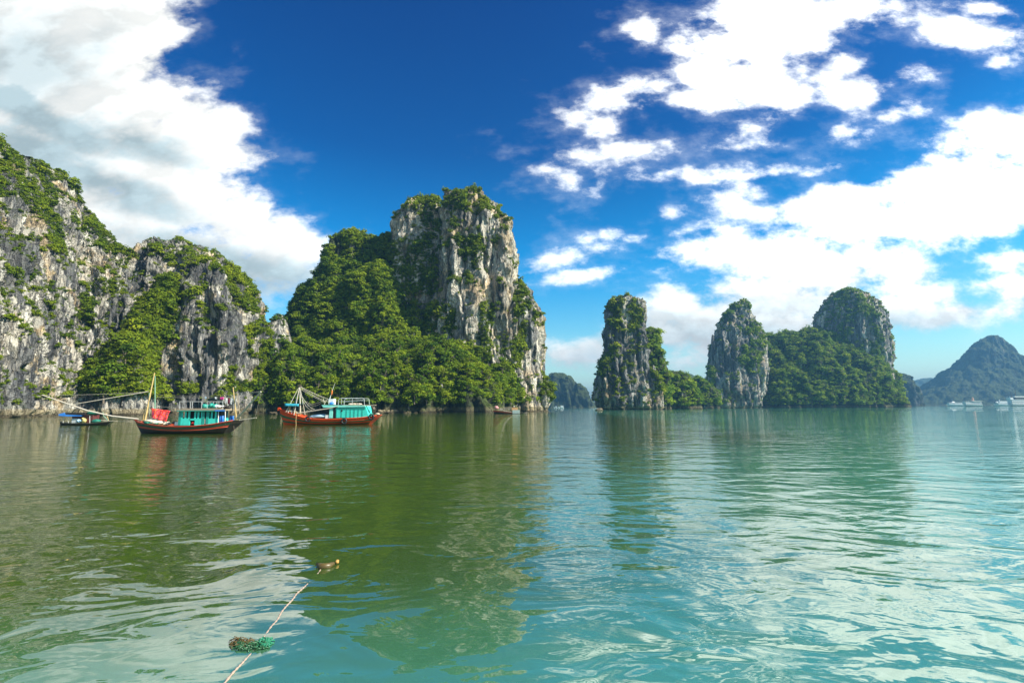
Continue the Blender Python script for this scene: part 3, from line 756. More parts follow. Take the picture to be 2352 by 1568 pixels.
tree_protos = []
for k in range(5):
    g = random.Random(k)
    top = np.array([g.uniform(-.25, .25), g.uniform(-.25, .25), 1.15])
    parts = [tube_np([(0, 0, -0.9), (0.03, 0, -0.3), top * 0.5, top], [0.09, 0.07, 0.05, 0.02])]
    for q in range(4):
        a = q * 1.6 + g.random(); e = np.array([math.cos(a) * .6, math.sin(a) * .6, 0.75 + .2 * g.random()])
        parts.append(tube_np([(0, 0, -0.1 + 0.15 * q), e * 0.5 + np.array([0, 0, -.1]), e], [0.045, 0.03, 0.012], 5))
    tv, tf = combine(parts)
    trunk = mesh_np('trunk', tv, tf, [BARK], smooth=True)
    cvs, cts = [], []
    for q in range(3):
        cv_, ct_ = clump(150, 0.14, 6, 40 + k * 5 + q, 0.7)
        a = q * 2.1 + k; off = np.array([math.cos(a) * .38, math.sin(a) * .38, 0.45 + 0.28 * q])
        cvs.append(cv_ * 0.72 + off); cts.append(ct_ + g.uniform(0, .25))
    cvv = np.vstack(cvs)
    crown = mesh_np('crown', cvv, np.arange(len(cvv)).reshape(-1, 4), [LEAF_A if k % 2 else LEAF_B], tint=np.concatenate(cts))
    tree_protos.append((trunk, crown))
tree_spots.sort(key=lambda t: -t[1] / np.linalg.norm(t[0]))
# spread: keep spots apart
kept = []
for p, r, key in tree_spots:
    if all((p[0] - q[0][0]) ** 2 + (p[1] - q[0][1]) ** 2 + (p[2] - q[0][2]) ** 2 > (r * 0.9) ** 2 for q in kept): kept.append((p, r, key))
    if len(kept) >= 260: break
for i, (p, r, key) in enumerate(kept):
    tr, cr = tree_protos[i % 5]
    e = empty('broadleaf_tree', (p[0], p[1], p[2] + r * 0.1), random.uniform(0, 6.28))
    e.scale = (r * 1.2, r * 1.2, r * random.uniform(1.0, 1.35))
    if key == 'E':
        tag(e, 'round crowned green tree in the dense forest on the lower slope of the central island', 'tree', 'trees on the lower slope of the central island')
    else:
        tag(e, 'bright green tree in the thicket between the two left cliffs', 'tree', 'trees in the gap between the left cliffs')
    link('trunk', tr, parent=e); link('crown', cr, parent=e)
SH = [mesh_np('shrub', *(lambda c_: (c_[0], np.arange(len(c_[0])).reshape(-1, 4)))(clump(120, 0.19, 6, 90 + k)), [LEAF_A], tint=clump(120, 0.19, 6, 90 + k)[1]) for k in range(5)]
shrub_spots.sort(key=lambda t: -t[1] / np.linalg.norm(t[0]))
for i, (p, r, key) in enumerate(shrub_spots[:240]):
    o = link('shrub', SH[i % 5], p); o.rotation_euler = (0, 0, random.uniform(0, 6.28)); o.scale = (r, r, r)
    if key == 'A': tag(o, 'small green shrub rooted in a crack of the tall left cliff wall', 'shrub', 'shrubs dotted over the tall left cliff wall')
    else: tag(o, 'small green shrub clinging to the rounded grey hill', 'shrub', 'shrubs dotted over the rounded grey hill')
print('trees', len(kept), 'shrubs', min(240, len(shrub_spots)), len(shrub_spots))

# ------------------------------------------------------------------ boulders along the shore
BOULDER = rock_mat('shore_boulder', white=0.9, tanamt=0.6, scale=2.5, green=0.0)
bv, bf = ico(3)
bprot = []
for k in range(5):
    d = 1 + 0.35 * fbm(bv[:, 0] * 1.1 + k * 7, bv[:, 1] * 1.1, bv[:, 2] * 1.1, 3, k) * 2
    v = bv * d[:, None] * np.array([1.25, 0.95, 0.72]); v[:, 2] = np.maximum(v[:, 2], -0.4)
    bprot.append(mesh_np('boulder', v, bf, [BOULDER]))
nb = 0
for (x0, x1, y0, y1, n, rr) in ((625, 700, 951.0, 950.5, 7, 1.2), (868, 1062, 949.0, 946.5, 34, 1.25), (1062, 1130, 946.0, 945.2, 8, 1.5), (1195, 1262, 943.5, 942.0, 9, 1.3)):
    for i in range(n):
        t = (i + random.random() * .8) / n
        g = ground(x0 + (x1 - x0) * t, y0 + (y1 - y0) * t)
        s = rr * random.uniform(0.55, 1.45)
        o = link('boulder', bprot[random.randrange(5)], (g.x, g.y - random.uniform(0, 3), 0.25 * s * random.uniform(.6, 1.8)))
        o.rotation_euler = (random.uniform(-.3, .3), random.uniform(-.3, .3), random.uniform(0, 6.3)); o.scale = (s, s, s)
        tag(o, 'pale tan boulder at the waterline below the central island forest', 'boulder', 'boulders along the shore of the central island'); nb += 1
for (x, y, s, lab) in ((1376, 941.6, 1.6, 'low dark boulder in the water at the left foot of the lone stack'),
                       (147, 952, 1.9, 'pointed boulder standing in for the shadowed notch at the foot of the left cliff wall'),  # this boulder takes the place of a shadowed cave notch
                       (1068, 945.5, 4.2, 'largest pale grey boulder below the forest of the central island')):
    g = ground(x, y); o = link('boulder', bprot[1], (g.x, g.y + s * .6, 0.2)); o.scale = (s * 1.4, s, s); tag(o, lab, 'boulder')

# ------------------------------------------------------------------ water
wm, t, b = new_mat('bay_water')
pos = t.new('ShaderNodeNewGeometry').outputs['Position']
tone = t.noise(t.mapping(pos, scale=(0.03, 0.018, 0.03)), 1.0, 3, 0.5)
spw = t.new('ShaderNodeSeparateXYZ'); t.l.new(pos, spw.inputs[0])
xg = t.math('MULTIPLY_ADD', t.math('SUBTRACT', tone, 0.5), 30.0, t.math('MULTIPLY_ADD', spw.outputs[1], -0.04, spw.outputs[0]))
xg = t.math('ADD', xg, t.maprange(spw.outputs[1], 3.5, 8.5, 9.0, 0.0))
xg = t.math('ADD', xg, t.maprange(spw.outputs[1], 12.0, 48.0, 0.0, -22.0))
wc = t.mix(t.maprange(xg, -7.0, 9.0), (0.036, 0.070, 0.011, 1), (0.046, 0.190, 0.112, 1))  # olive for island reflections, turquoise for open sky: reflection tint painted into the base colour
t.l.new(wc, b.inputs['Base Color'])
b.inputs['Roughness'].default_value = 0.015; b.inputs['IOR'].default_value = 3.0
p1 = t.mapping(pos, rot=(0, 0, R(14)), scale=(0.62, 1.0, 1.0))
p2 = t.mapping(pos, rot=(0, 0, R(-11)), scale=(0.72, 1.0, 1.0))
swell = t.noise(p1, 0.7, 2, 0.45, dist=1.0)
rip = t.noise(p2, 1.7, 3, 0.48, dist=0.5)
chop = t.noise(p1, 5.5, 3, 0.55)
gust = t.maprange(t.noise(t.mapping(pos, scale=(0.05, 0.09, 0.05)), 1.0, 3, 0.5), 0.38, 0.62, 0.45, 1.25)
sp = t.new('ShaderNodeSeparateXYZ'); t.l.new(pos, sp.inputs[0])
far_ = t.maprange(sp.outputs[1], 4, 60, 0.75, 0.80)
h = t.math('MULTIPLY', swell, 0.085)
far2 = t.maprange(sp.outputs[1], 4.5, 22, 0.15, 1.0)
h = t.math('ADD', h, t.math('MULTIPLY', t.math('MULTIPLY', rip, gust), t.math('MULTIPLY', far_, 0.046)))
h = t.math('ADD', h, t.math('MULTIPLY', t.math('MULTIPLY', chop, gust), t.math('MULTIPLY', far2, 0.0120)))
bp = t.new('ShaderNodeBump'); t.l.new(h, bp.inputs['Height']); bp.inputs['Distance'].default_value = 1.0; bp.inputs['Strength'].default_value = 1.0
t.l.new(bp.outputs[0], b.inputs['Normal'])
WS = 9000
wv = np.array([(-WS, -300, 0), (WS, -300, 0), (WS, WS, 0), (-WS, WS, 0)], float)
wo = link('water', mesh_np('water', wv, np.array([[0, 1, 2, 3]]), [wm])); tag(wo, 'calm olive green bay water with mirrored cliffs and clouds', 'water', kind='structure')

# ------------------------------------------------------------------ haze
hm = bpy.data.materials.new('haze_air'); hm.use_nodes = True
hn = hm.node_tree; hn.nodes.remove(hn.nodes['Principled BSDF'])
pv = hn.nodes.new('ShaderNodeVolumePrincipled'); pv.inputs['Color'].default_value = (0.16, 0.42, 0.72, 1)
pv.inputs['Density'].default_value = 0.00020; pv.inputs['Anisotropy'].default_value = 0.2
hn.links.new(pv.outputs[0], hn.nodes['Material Output'].inputs['Volume'])
HB = 9200
hv = np.array([(x, y, z) for z in (-5.0, 272.0) for y in (-400.0, HB) for x in (-HB, HB)], float)
hf = np.array([[0, 2, 3, 1], [4, 5, 7, 6], [0, 1, 5, 4], [2, 6, 7, 3], [0, 4, 6, 2], [1, 3, 7, 5]])
ho = link('haze', mesh_np('haze', hv, hf, [hm])); tag(ho, 'thin blue haze over the bay', 'haze', kind='stuff')


# ------------------------------------------------------------------ boats
class MB:
    def __init__(s): s.v, s.f, s.m = [], [], []; s.cm = 0

    def mat(s, i): s.cm = i; return s

    def add(s, V, F):
        o = len(s.v); s.v += [tuple(p) for p in V]
        for f in F: s.f.append(tuple(int(i) + o for i in f)); s.m.append(s.cm)
        return s

    def box(s, c, d, bev=0.0):
        x, y, z = c; a, b_, e = d[0] / 2, d[1] / 2, d[2] / 2
        V = [(x + i * a, y + j * b_, z + k * e) for k in (-1, 1) for j in (-1, 1) for i in (-1, 1)]
        return s.add(V, [(0, 2, 3, 1), (4, 5, 7, 6), (0, 1, 5, 4), (2, 6, 7, 3), (0, 4, 6, 2), (1, 3, 7, 5)])

    def box2(s, a, b_, y0, y1):
        """a=(x,z) one corner, b=(x,z) the other"""
        return s.box(((a[0] + b_[0]) / 2, (y0 + y1) / 2, (a[1] + b_[1]) / 2), (abs(b_[0] - a[0]), abs(y1 - y0), abs(b_[1] - a[1])))

    def tube(s, pts, r, seg=7):
        rs = r if isinstance(r, (list, tuple)) else [r] * len(pts)
        V, F = tube_np(pts, rs, seg); s.add(V, F)
        o = len(s.v)
        n = len(pts)
        s.f.append(tuple(o - seg * n + k for k in range(seg))[::-1]); s.m.append(s.cm)
        s.f.append(tuple(o - seg + k for k in range(seg))); s.m.append(s.cm)
        return s

    def blob(s, c, r, seed=0, amp=0.25, sub=2):
        V, F = ico(sub); d = 1 + amp * 2 * fbm(V[:, 0] * 1.4 + seed * 3.1, V[:, 1] * 1.4, V[:, 2] * 1.4, 3, seed)
        V = V * d[:, None] * np.array(r) + np.array(c); return s.add(V, F)

    def torus(s, c, R_, r, axis='y'):
        n, m = 20, 8; V = []
        for i in range(n):
            a = 2 * math.pi * i / n
            for j in range(m):
                q = 2 * math.pi * j / m; rr = R_ + r * math.cos(q)
                V.append((c[0] + rr * math.cos(a), c[1] + r * math.sin(q), c[2] + rr * math.sin(a)))
        F = [(i * m + j, ((i + 1) % n) * m + j, ((i + 1) % n) * m + (j + 1) % m, i * m + (j + 1) % m) for i in range(n) for j in range(m)]
        return s.add(V, F)

    def build(s, name, mats, parent=None, loc=(0, 0, 0), smooth=False):
        if not isinstance(mats, (list, tuple)): mats = [mats]
        me = bpy.data.meshes.new(name); me.from_pydata([tuple(map(float, v)) for v in s.v], [], s.f)
        for m in mats: me.materials.append(m)
        me.polygons.foreach_set('material_index', s.m)
        if smooth: me.polygons.foreach_set('use_smooth', [True] * len(s.f))
        me.update()
        bm = bmesh.new(); bm.from_mesh(me); bmesh.ops.recalc_face_normals(bm, faces=bm.faces); bm.to_mesh(me); bm.free()
        return link(name, me, loc, parent)


class Frame:
    """a vertical plane at the boat's depth, addressed by crop coordinates of the photograph"""
    def __init__(s, x0, y0, k, cx, cy):
        s.c = (x0, y0, k)
        vx, vy = s.v(cx, cy); s.O = ground(vx, vy); s.D = s.O.y
        p = at(*s.v(cx + 100, cy), s.D); s.k = (p.x - s.O.x) / 100

    def v(s, cx, cy): return ((s.c[0] + cx / s.c[2]) * VW / 2560, (s.c[1] + cy / s.c[2]) * VW / 2560)

    def __call__(s, cx, cy, dy=0.0):
        p = at(*s.v(cx, cy), s.D) - s.O; return (p.x, p.y + dy, p.z)

    def xz(s, cx, cy):
        p = s(cx, cy); return (p[0], p[2])

    def world(s, p): return (s.O.x + p[0], s.O.y + p[1], s.O.z + p[2])


PURE = {}
GREEN_D = paint('dark_green_paint', (0.02, 0.07, 0.035)); RED_B = paint('faded_red_paint', (0.46, 0.07, 0.03)); BLACKISH = paint('tarred_wood', (0.028, 0.022, 0.018), wear=.6)
ORANGE_R = paint('orange_red_paint', (0.78, 0.075, 0.010), wear=.25); GREEN_M = paint('hull_green_paint', (0.03, 0.13, 0.05))
TEAL = paint('teal_paint', (0.05, 0.64, 0.52), wear=.35); TEAL_D = paint('teal_trim_paint', (0.015, 0.30, 0.24)); TEAL_L = paint('pale_teal_paint', (0.24, 0.75, 0.64))
WOOD = paint('weathered_wood', (0.33, 0.27, 0.19)); WOOD_D = paint('dark_wood', (0.09, 0.065, 0.045)); BAMBOO = paint('bamboo_pole', (0.50, 0.36, 0.14))
ROPE = paint('pale_rope', (0.50, 0.46, 0.38)); TAUPE = paint('grey_boom', (0.55, 0.49, 0.40)); BLACK = paint('black_rubber', (0.015, 0.015, 0.015))
DARKIN = paint('opening_shade', (0.012, 0.014, 0.016)); WHITE = paint('white_paint', (0.75, 0.75, 0.72)); BLUE = paint('blue_plastic', (0.02, 0.16, 0.55))
NETW = paint('pale_net', (0.60, 0.52, 0.40)); BLUET = paint('blue_tarp', (0.03, 0.20, 0.62)); AQUA = paint('aqua_tarp', (0.05, 0.45, 0.60)); YEL = paint('yellow_cloth', (0.50, 0.42, 0.16))
GREENT = paint('green_tarp', (0.01, 0.16, 0.11)); STEEL = paint('grey_rail', (0.55, 0.57, 0.57), 0.4); ORANGE = paint('orange_cloth', (0.75, 0.18, 0.03)); GREENP = paint('green_pole', (0.20, 0.38, 0.26))
MAROON = paint('maroon_cloth', (0.16, 0.02, 0.04)); MAGENTA = paint('magenta_cloth', (0.55, 0.03, 0.22)); LBLUE = paint('pale_blue_tarp', (0.42, 0.62, 0.75)); SHIPW = paint('ship_white', (0.72, 0.74, 0.74)); GLASS = paint('dark_windows', (0.03, 0.04, 0.05), 0.15)


def hull(fr, rail, bot, beam, bands, sternw=0.75, zb=-0.35, tm=None):
    """rail: crop polyline bow->stern; bot: (bow x, stern x) of the waterline in crop px; bands: list of (v0, material index)"""
    ns, nv = 56, 18
    rx = np.array([fr(*p)[0] for p in rail]); rz = np.array([fr(*p)[2] for p in rail])
    bow, stern = fr(bot[0], 0)[0], fr(bot[1], 0)[0]
    rows = []
    for i in range(ns + 1):
        s = i / ns
        xt = rx[0] + (rx[-1] - rx[0]) * s; zt = np.interp(xt, rx, rz); xb = bow + (stern - bow) * s
        w = beam * (1 - (1 - s / 0.55) ** 2.2 if s < .55 else 1 - (1 - sternw) * ((s - .55) / .45) ** 2)
        w = max(w, 0.03)
        row = []
        for j in range(nv + 1):
            v = j / nv
            prof_ = (1 - v ** 2.6) ** 0.6 * (0.35 + 0.65 * (1 - 0.25 * v)) / 1.0
            row.append((xt + (xb - xt) * v, w * prof_, zt + (zb - zt) * v))
        rows.append(row)
    mb = MB()
    for sd in (-1, 1):
        V = [(x, sd * y, z) for row in rows for (x, y, z) in row]
        F = []; o = len(mb.v)
        mb.v += V
        for i in range(ns):
            for j in range(nv):
                a = o + i * (nv + 1) + j; mb.f.append((a, a + 1, a + nv + 2, a + nv + 1))
                v = (j + .5) / nv; m = [mi for (v0, mi) in bands if v >= v0][-1]; mb.m.append(m)
    # transom
    o = len(mb.v); last = rows[-1]
    mb.v += [(x, -y, z) for x, y, z in last] + [(x, y, z) for x, y, z in last]
    for j in range(nv): mb.f.append((o + j, o + j + 1, o + nv + 2 + j, o + nv + 1 + j)); mb.m.append(bands[0][1] if tm is None else tm)
    return mb, rows


def deck(rows, drop=0.25):
    mb = MB(); n = len(rows)
    V = []
    for r in rows: x, y, z = r[2]; V += [(x, -y * .97, z - drop * .4), (x, y * .97, z - drop * .4)]
    mb.add(V, [(2 * i, 2 * i + 2, 2 * i + 3, 2 * i + 1) for i in range(n - 1)])
    return mb


def rail_strip(rows, v, r, mbx=None):
    mb = mbx or MB()
    nv = len(rows[0]) - 1
    for sd in (-1, 1):
        pts = [(row[int(v * nv)][0], sd * (row[int(v * nv)][1] + 0.02), row[int(v * nv)][2]) for row in rows[::4]]
        mb.tube(pts, r, 6)
    return mb


def sag(a, b_, s, n=10):
    return [(a[0] + (b_[0] - a[0]) * t, a[1] + (b_[1] - a[1]) * t, a[2] + (b_[2] - a[2]) * t - s * 4 * t * (1 - t)) for t in np.linspace(0, 1, n)]


def cloth_np(c00, c10, c01, c11, nu=14, nv_=12, amp=0.06, seed=0, th=0.02):
    mb = MB(); V = []
    for side in (0, 1):
        for j in range(nv_ + 1):
            for i in range(nu + 1):
                u, v = i / nu, j / nv_
                p = np.array(c00) * (1 - u) * (1 - v) + np.array(c10) * u * (1 - v) + np.array(c01) * (1 - u) * v + np.array(c11) * u * v
                w = amp * (math.sin(u * 17 + seed + 2 * v) * (0.4 + v) + 0.6 * math.sin(u * 41 + v * 5 + seed))
                V.append((p[0] + 0.3 * w, p[1] + w + side * th, p[2] + 0.25 * amp * math.sin(u * 9 + seed) * v))
    n = (nu + 1) * (nv_ + 1); F = []
    for j in range(nv_):
        for i in range(nu):
            a = j * (nu + 1) + i; F += [(a, a + 1, a + nu + 2, a + nu + 1), (n + a, n + a + nu + 1, n + a + nu + 2, n + a + 1)]
    for i in range(nu): F.append((i, n + i, n + i + 1, i + 1)); q = nv_ * (nu + 1) + i; F.append((q, q + 1, n + q + 1, n + q))
    for j in range(nv_): a = j * (nu + 1); F.append((a, a + nu + 1, n + a + nu + 1, n + a)); a += nu; F.append((a, n + a, n + a + nu + 1, a + nu + 1))
    mb.add(V, F); return mb


def loose(mb, name, mats, fr, label, cat, group=None, smooth=True):
    """build a top-level thing from geometry given in the boat's local frame, origin at its own base"""
    V = np.array(mb.v); base = np.array([V[:, 0].mean(), V[:, 1].mean(), V[:, 2].min()])
    mb.v = [tuple(p - base) for p in V]
    o = mb.build(name, mats, None, fr.world(base), smooth); tag(o, label, cat, group); return o


# ---- boat 1: dark hull, teal cabin, poles and booms
f1 = Frame(320, 920, 6.533, 960, 1062)
b1 = empty('fishing_boat', f1.O); tag(b1, 'dark hulled wooden fishing boat with teal cabin and long side booms', 'fishing boat')
rail1 = [(105, 838), (160, 872), (300, 885), (450, 905), (700, 932), (950, 942), (1200, 935), (1450, 912), (1600, 888), (1750, 855), (1815, 845)]
m1, r1 = hull(f1, rail1, (350, 1650), 1.45, [(0, 0), (0.12, 1), (0.30, 0), (0.40, 2)], tm=2)
m1.build('hull', [RED_B, GREEN_D, BLACKISH], b1, smooth=True)
deck(r1).build('deck', WOOD, b1)
rail_strip(r1, 0.0, 0.045).build('gunwale', RED_B, b1, smooth=True); rail_strip(r1, 0.40, 0.03).build('rubbing_strake', RED_B, b1, smooth=True)
cab = MB()
for y in (-0.98, 0.98):
    s_ = 0.04
    for (xa, xb) in ((955, 1110), (1195, 1320), (1400, 1545)):
        cab.box2(f1.xz(xa, 818), f1.xz(xb, 925), y - s_, y + s_)
    cab.box2(f1.xz(1110, 818), f1.xz(1195, 846), y - s_, y + s_)
    for xa in (985, 1045, 1102, 1200, 1250, 1308, 1408, 1465, 1528): cab.box2(f1.xz(xa - 9, 690), f1.xz(xa + 9, 818), y - s_ * .9, y + s_ * .9)
    for (xa, xb) in ((976, 1112), (1191, 1318), (1399, 1538)): cab.box2(f1.xz(xa, 690), f1.xz(xb, 706), y - s_ * 1.2, y + s_ * 1.2)
for x in (955, 1545): cab.box2(f1.xz(x - 5, 800), f1.xz(x + 5, 925), -0.93, 0.93)
cab.build('cabin', TEAL, b1)
MB().box2(f1.xz(975, 700), f1.xz(1530, 925), -0.35, 0.9).build('cabin_shade_fill', DARKIN, b1)  # solid near-black block paints the shade seen through the cabin openings
cb = MB()
for x in (955, 1328, 1395): cb.box2(f1.xz(x - 10, 690), f1.xz(x + 10, 925), -1.04, -0.96)
cb.build('door_post', TEAL_D, b1)
roofm = MB(); roofm.box2(f1.xz(940, 668), f1.xz(1705, 690), -1.25, 1.25); roofm.box2(f1.xz(1000, 655), f1.xz(1600, 668), -1.1, 1.1)
roofm.build('roof', WOOD, b1)
MB().box2(f1.xz(935, 690), f1.xz(1540, 697), -1.28, -1.2).build('roof_trim', TEAL_D, b1)
pst = MB()
for x in (1580, 1690): pst.tube([f1(x, 690, -1.1), f1(x, 900, -1.1)], 0.04)
pst.build('stern_post', WHITE, b1)
rl = MB(); rl.tube([f1(950, 545, -1), f1(1640, 545, -1)], 0.018); rl.tube([f1(950, 545, 1), f1(1640, 545, 1)], 0.018)
for x in (950, 1120, 1300, 1390, 1545, 1640):
    for y in (-1, 1): rl.tube([f1(x, 545, y), f1(x, 665, y)], 0.018)
rl.build('roof_rail', STEEL, b1)
for k, (a, b_, r, m, l) in enumerate((((335, 860, -.5), (400, 72, 0.3), (0.09, 0.05), BAMBOO, 'yellow bamboo mast'), ((395, 860, .4), (408, 120, .3), (0.07, 0.04), GREENP, 'green foremast pole'),
                                      ((245, 850, 0), (288, 590, 0), (0.05, 0.03), BAMBOO, None), ((1772, 850, 0), (1715, 310, 0), (0.08, 0.05), BAMBOO, None),
                                      ((1790, 820, .5), (1758, 410, .3), (0.05, 0.04), WOOD, None), ((318, 860, .2), (318, 400, .25), (0.05, 0.05), GREENP, None), ((360, 830, -.2), (370, 520, -.2), (.04, .03), WOOD_D, None))):
    o = MB().tube([f1(*a), f1(*b_)], list(r)).build('mast', m, b1)
    if l: o['label'] = l
f1b = f1
gx = lambda x, y: ((x / 4.704 - 320) * 6.533, (y / 4.704 + 900 - 920) * 6.533)      # crop of the wide left view -> this boat's crop
p_tip = f1(*gx(655, 412), -1.5); p_mid = f1(*gx(1150, 590), -1.3); p_in = f1(*gx(1660, 690), -.4)
MB().tube([p_in, f1(*gx(1400, 655), -.9), p_mid, p_tip], [0.085, .08, 0.075, 0.045]).build('boom', TAUPE, b1)
MB().tube([f1(1800, 815, -.2), f1(1950, 690, -.6), f1(2300, 390, -1.6)], [0.12, 0.11, 0.07]).build('boom', TAUPE, b1)
MB().tube([f1(1815, 850, 0), f1(2130, 806, -.4)], [0.05, 0.04]).build('outrigger_pole', TAUPE, b1)
MB().tube([f1(330, 380, 0), f1(*gx(1000, 520), -1.4)], [0.05, 0.035]).build('spar', TAUPE, b1)
rp = MB()
for pts, r in ((sag(f1(330, 385, 0), p_tip, 0.10), .014), (sag(f1(400, 470, .3), f1(1750, 470, 0), 0.05), .012), (sag(f1(1765, 445, 0), f1(2300, 388, -1.6), 0.02), .016),
               (sag(f1(1765, 410, 0), f1(2300, 385, -1.6), 0.02), .012), (sag(f1(1768, 460, 0), f1(2090, 560, -1), 0.01), .022), (sag(f1(1768, 430, 0), f1(400, 430, 0.3), 0.12), .008),
               (sag(f1(130, 870, 0), f1(*gx(1300, 700), -1.2), 0.05), .018), (sag(f1(700, 690, -.3), f1(950, 685, -.5), 0.02), .02), (sag(f1(400, 600, 0), f1(950, 640, -.5), .1), .010),
               (sag(f1(2300, 400, -1.6), f1(2180, 770, -1.2), .1), .008)):
    rp.tube(pts, r, 5)
rp.build('rigging', ROPE, b1)
MB().tube([f1(1725, 930, 0), f1(1740, 1075, 0)], [.035, .03]).build('rudder_post', WOOD_D, b1)
# things on it
rb = paint('patterned_red_cloth', (0.70, 0.045, 0.035), wear=.2)
mrb, tt_, bb_ = new_mat('patterned_blanket')
co = tt_.new('ShaderNodeTexCoord').outputs['Object']
vor = tt_.new('ShaderNodeTexVoronoi'); tt_.l.new(co, vor.inputs['Vector']); vor.inputs['Scale'].default_value = 2.4
cc = tt_.ramp(tt_.math('FRACT', tt_.math('MULTIPLY', vor.outputs['Distance'], 2.2)), [(0, (0.72, 0.03, 0.03)), (.35, (0.78, 0.05, 0.05)), (.5, (0.85, 0.22, 0.04)), (.66, (0.70, 0.05, 0.22)), (.85, (0.66, 0.03, 0.03)), (.95, (0.8, 0.35, 0.3))], 'CONSTANT')
tt_.l.new(cc, bb_.inputs['Base Color']); bb_.inputs['Roughness'].default_value = .8
loose(cloth_np(f1(385, 652, -.1), f1(708, 692, -.1), f1(415, 810, -.3), f1(655, 868, -.3), amp=.05), 'blanket', mrb, f1, 'large red and orange patterned blanket hung by the foremast', 'blanket')
nt_ = MB()
for k in range(9): nt_.blob(f1(330 + k * 40, 845 + k * 7 + 6 * math.sin(k * 2), random.uniform(-.5, .5)), (.35, .42, .16), k, .3)
loose(nt_, 'fishing_net', NETW, f1, 'heap of pale fishing net on the foredeck', 'fishing net')
nb2 = MB()
for k in range(5): nb2.blob(f1(400 + k * 30, 885 + 4 * k, random.uniform(-.9, -.5)), (.3, .25, .12), k + 20, .3)
loose(nb2, 'net_bundle', GREENT, f1, 'small dark green bundle below the pale net heap', 'bundle')


def barrel(fr, xa, xb, ya, yb, dy, mat, label):
    a = fr(xa, yb, dy); b_ = fr(xb, ya, dy); r = (b_[0] - a[0]) / 2; cx = (a[0] + b_[0]) / 2; z0, z1 = a[2], b_[2]
    mb = MB(); zs = [z0, z0 + .02, z0 + (z1 - z0) * .3, z0 + (z1 - z0) * .33, z0 + (z1 - z0) * .5, z0 + (z1 - z0) * .66, z0 + (z1 - z0) * .69, z1 - .03, z1]
    rr = [.9, .96, .96, 1.02, .98, 1.02, .96, .96, .86]
    mb.tube([(cx, dy, z) for z in zs], [r * q for q in rr], 18)
    return loose(mb, 'barrel', mat, fr, label, 'barrel')


barrel(f1, 1558, 1640, 772, 885, -.75, BLUE, 'bright blue plastic barrel on the stern deck beside the teal cabin')
barrel(f1, 1625, 1700, 778, 880, .35, BLUE, 'second blue barrel farther back under the stern awning')
tr_ = MB(); tr_.torus((0, 0, 0), .22, .09)
o = loose(MB().blob(f1(800, 890, -.3), (.3, .3, .14), 3, .1), 'tub', BLACKISH, f1, 'low black tub on the foredeck in front of the cabin', 'tub')
o = loose(MB().box2(f1.xz(850, 872), f1.xz(945, 925), -.8, -.2), 'crate', WHITE, f1, 'white foam crate on deck in front of the teal cabin', 'crate', smooth=False)
o = loose(MB().box2(f1.xz(895, 820), f1.xz(950, 900), .1, .6), 'crate', BLACKISH, f1, 'dark upright crate against the front of the teal cabin', 'crate', smooth=False)
o = loose(MB().box2(f1.xz(1350, 820), f1.xz(1392, 900), -1.0, -.7), 'sack', paint('pinkish_sack', (.6, .42, .36)), f1, 'pinkish sack standing in the cabin doorway', 'sack', smooth=False)
o = loose(MB().blob(f1(1155, 888, -.9), (.2, .12, .1), 5, .2), 'basin', paint('red_plastic', (.55, .03, .03)), f1, 'red basin in the low opening of the cabin wall', 'basin')
tp = MB()
for k in range(5): tp.blob(f1(1310 + k * 35, 625 + 8 * math.sin(k * 2.1), random.uniform(-.5, .3)), (.26, .4, .26), 30 + k, .3)
loose(tp, 'tarp_pile', TEAL_D, f1, 'crumpled teal tarp piled on the cabin roof', 'tarp')
tp = MB()
for k in range(4): tp.blob(f1(1470 + k * 36, 620 + (k % 2) * 10, random.uniform(-.6, -.1)), (.2, .3, .13), 40 + k, .3)
loose(tp, 'bundle', WHITE, f1, 'white bundles lying on the cabin roof beside the teal tarp', 'bundle')
tp = MB()
for k in range(4): tp.blob(f1(1580 + k * 30, 640, random.uniform(-.3, .5)), (.24, .3, .2), 50 + k, .3)
loose(tp, 'sack_pile', BLACKISH, f1, 'dark bundle at the rear of the cabin roof', 'bundle')
loose(MB().box2(f1.xz(1540, 680), f1.xz(1700, 700), -1.3, -1.27), 'awning_cloth', BLUET, f1, 'strip of blue tarp along the rear roof edge', 'tarp', smooth=False)
for (xa, xb, ya, yb, m, l) in ((1585, 1628, 488, 575, WHITE, 'white shirt on the clothes line left of the maroon one'), (1630, 1664, 488, 585, MAROON, 'maroon garment hanging between two white ones'),
                               (1505, 1560, 470, 512, MAGENTA, 'magenta cloth on the clothes line'), (1413, 1455, 470, 506, WHITE, 'small white cloth on the clothes line above the teal tarp'),
                               (1457, 1502, 472, 512, BLACKISH, 'small black cloth beside the magenta one'), (1255, 1280, 470, 495, LBLUE, 'smallest pale blue cloth at the left of the clothes line')):
    loose(cloth_np(f1(xa, ya, 0), f1(xb, ya, 0), f1(xa + 2, yb, 0), f1(xb - 2, yb, 0), 8, 6, .02, xa), 'garment', m, f1, l, 'laundry', 'laundry on the boat clothes line')
tq = cloth_np(f1(1668, 488, 0), f1(1750, 488, 0), f1(1668, 528, 0), f1(1755, 528, 0), 8, 4, .02)
q2 = cloth_np(f1(1668, 526, 0), f1(1705, 526, 0), f1(1662, 590, 0), f1(1692, 590, 0), 5, 5, .02); q3 = cloth_np(f1(1715, 526, 0), f1(1755, 526, 0), f1(1730, 590, 0), f1(1762, 590, 0), 5, 5, .02)
tq.add(q2.v, q2.f); tq.add(q3.v, q3.f)
loose(tq, 'trousers', WHITE, f1, 'white trousers hanging beside the aft mast', 'laundry', 'laundry on the boat clothes line')

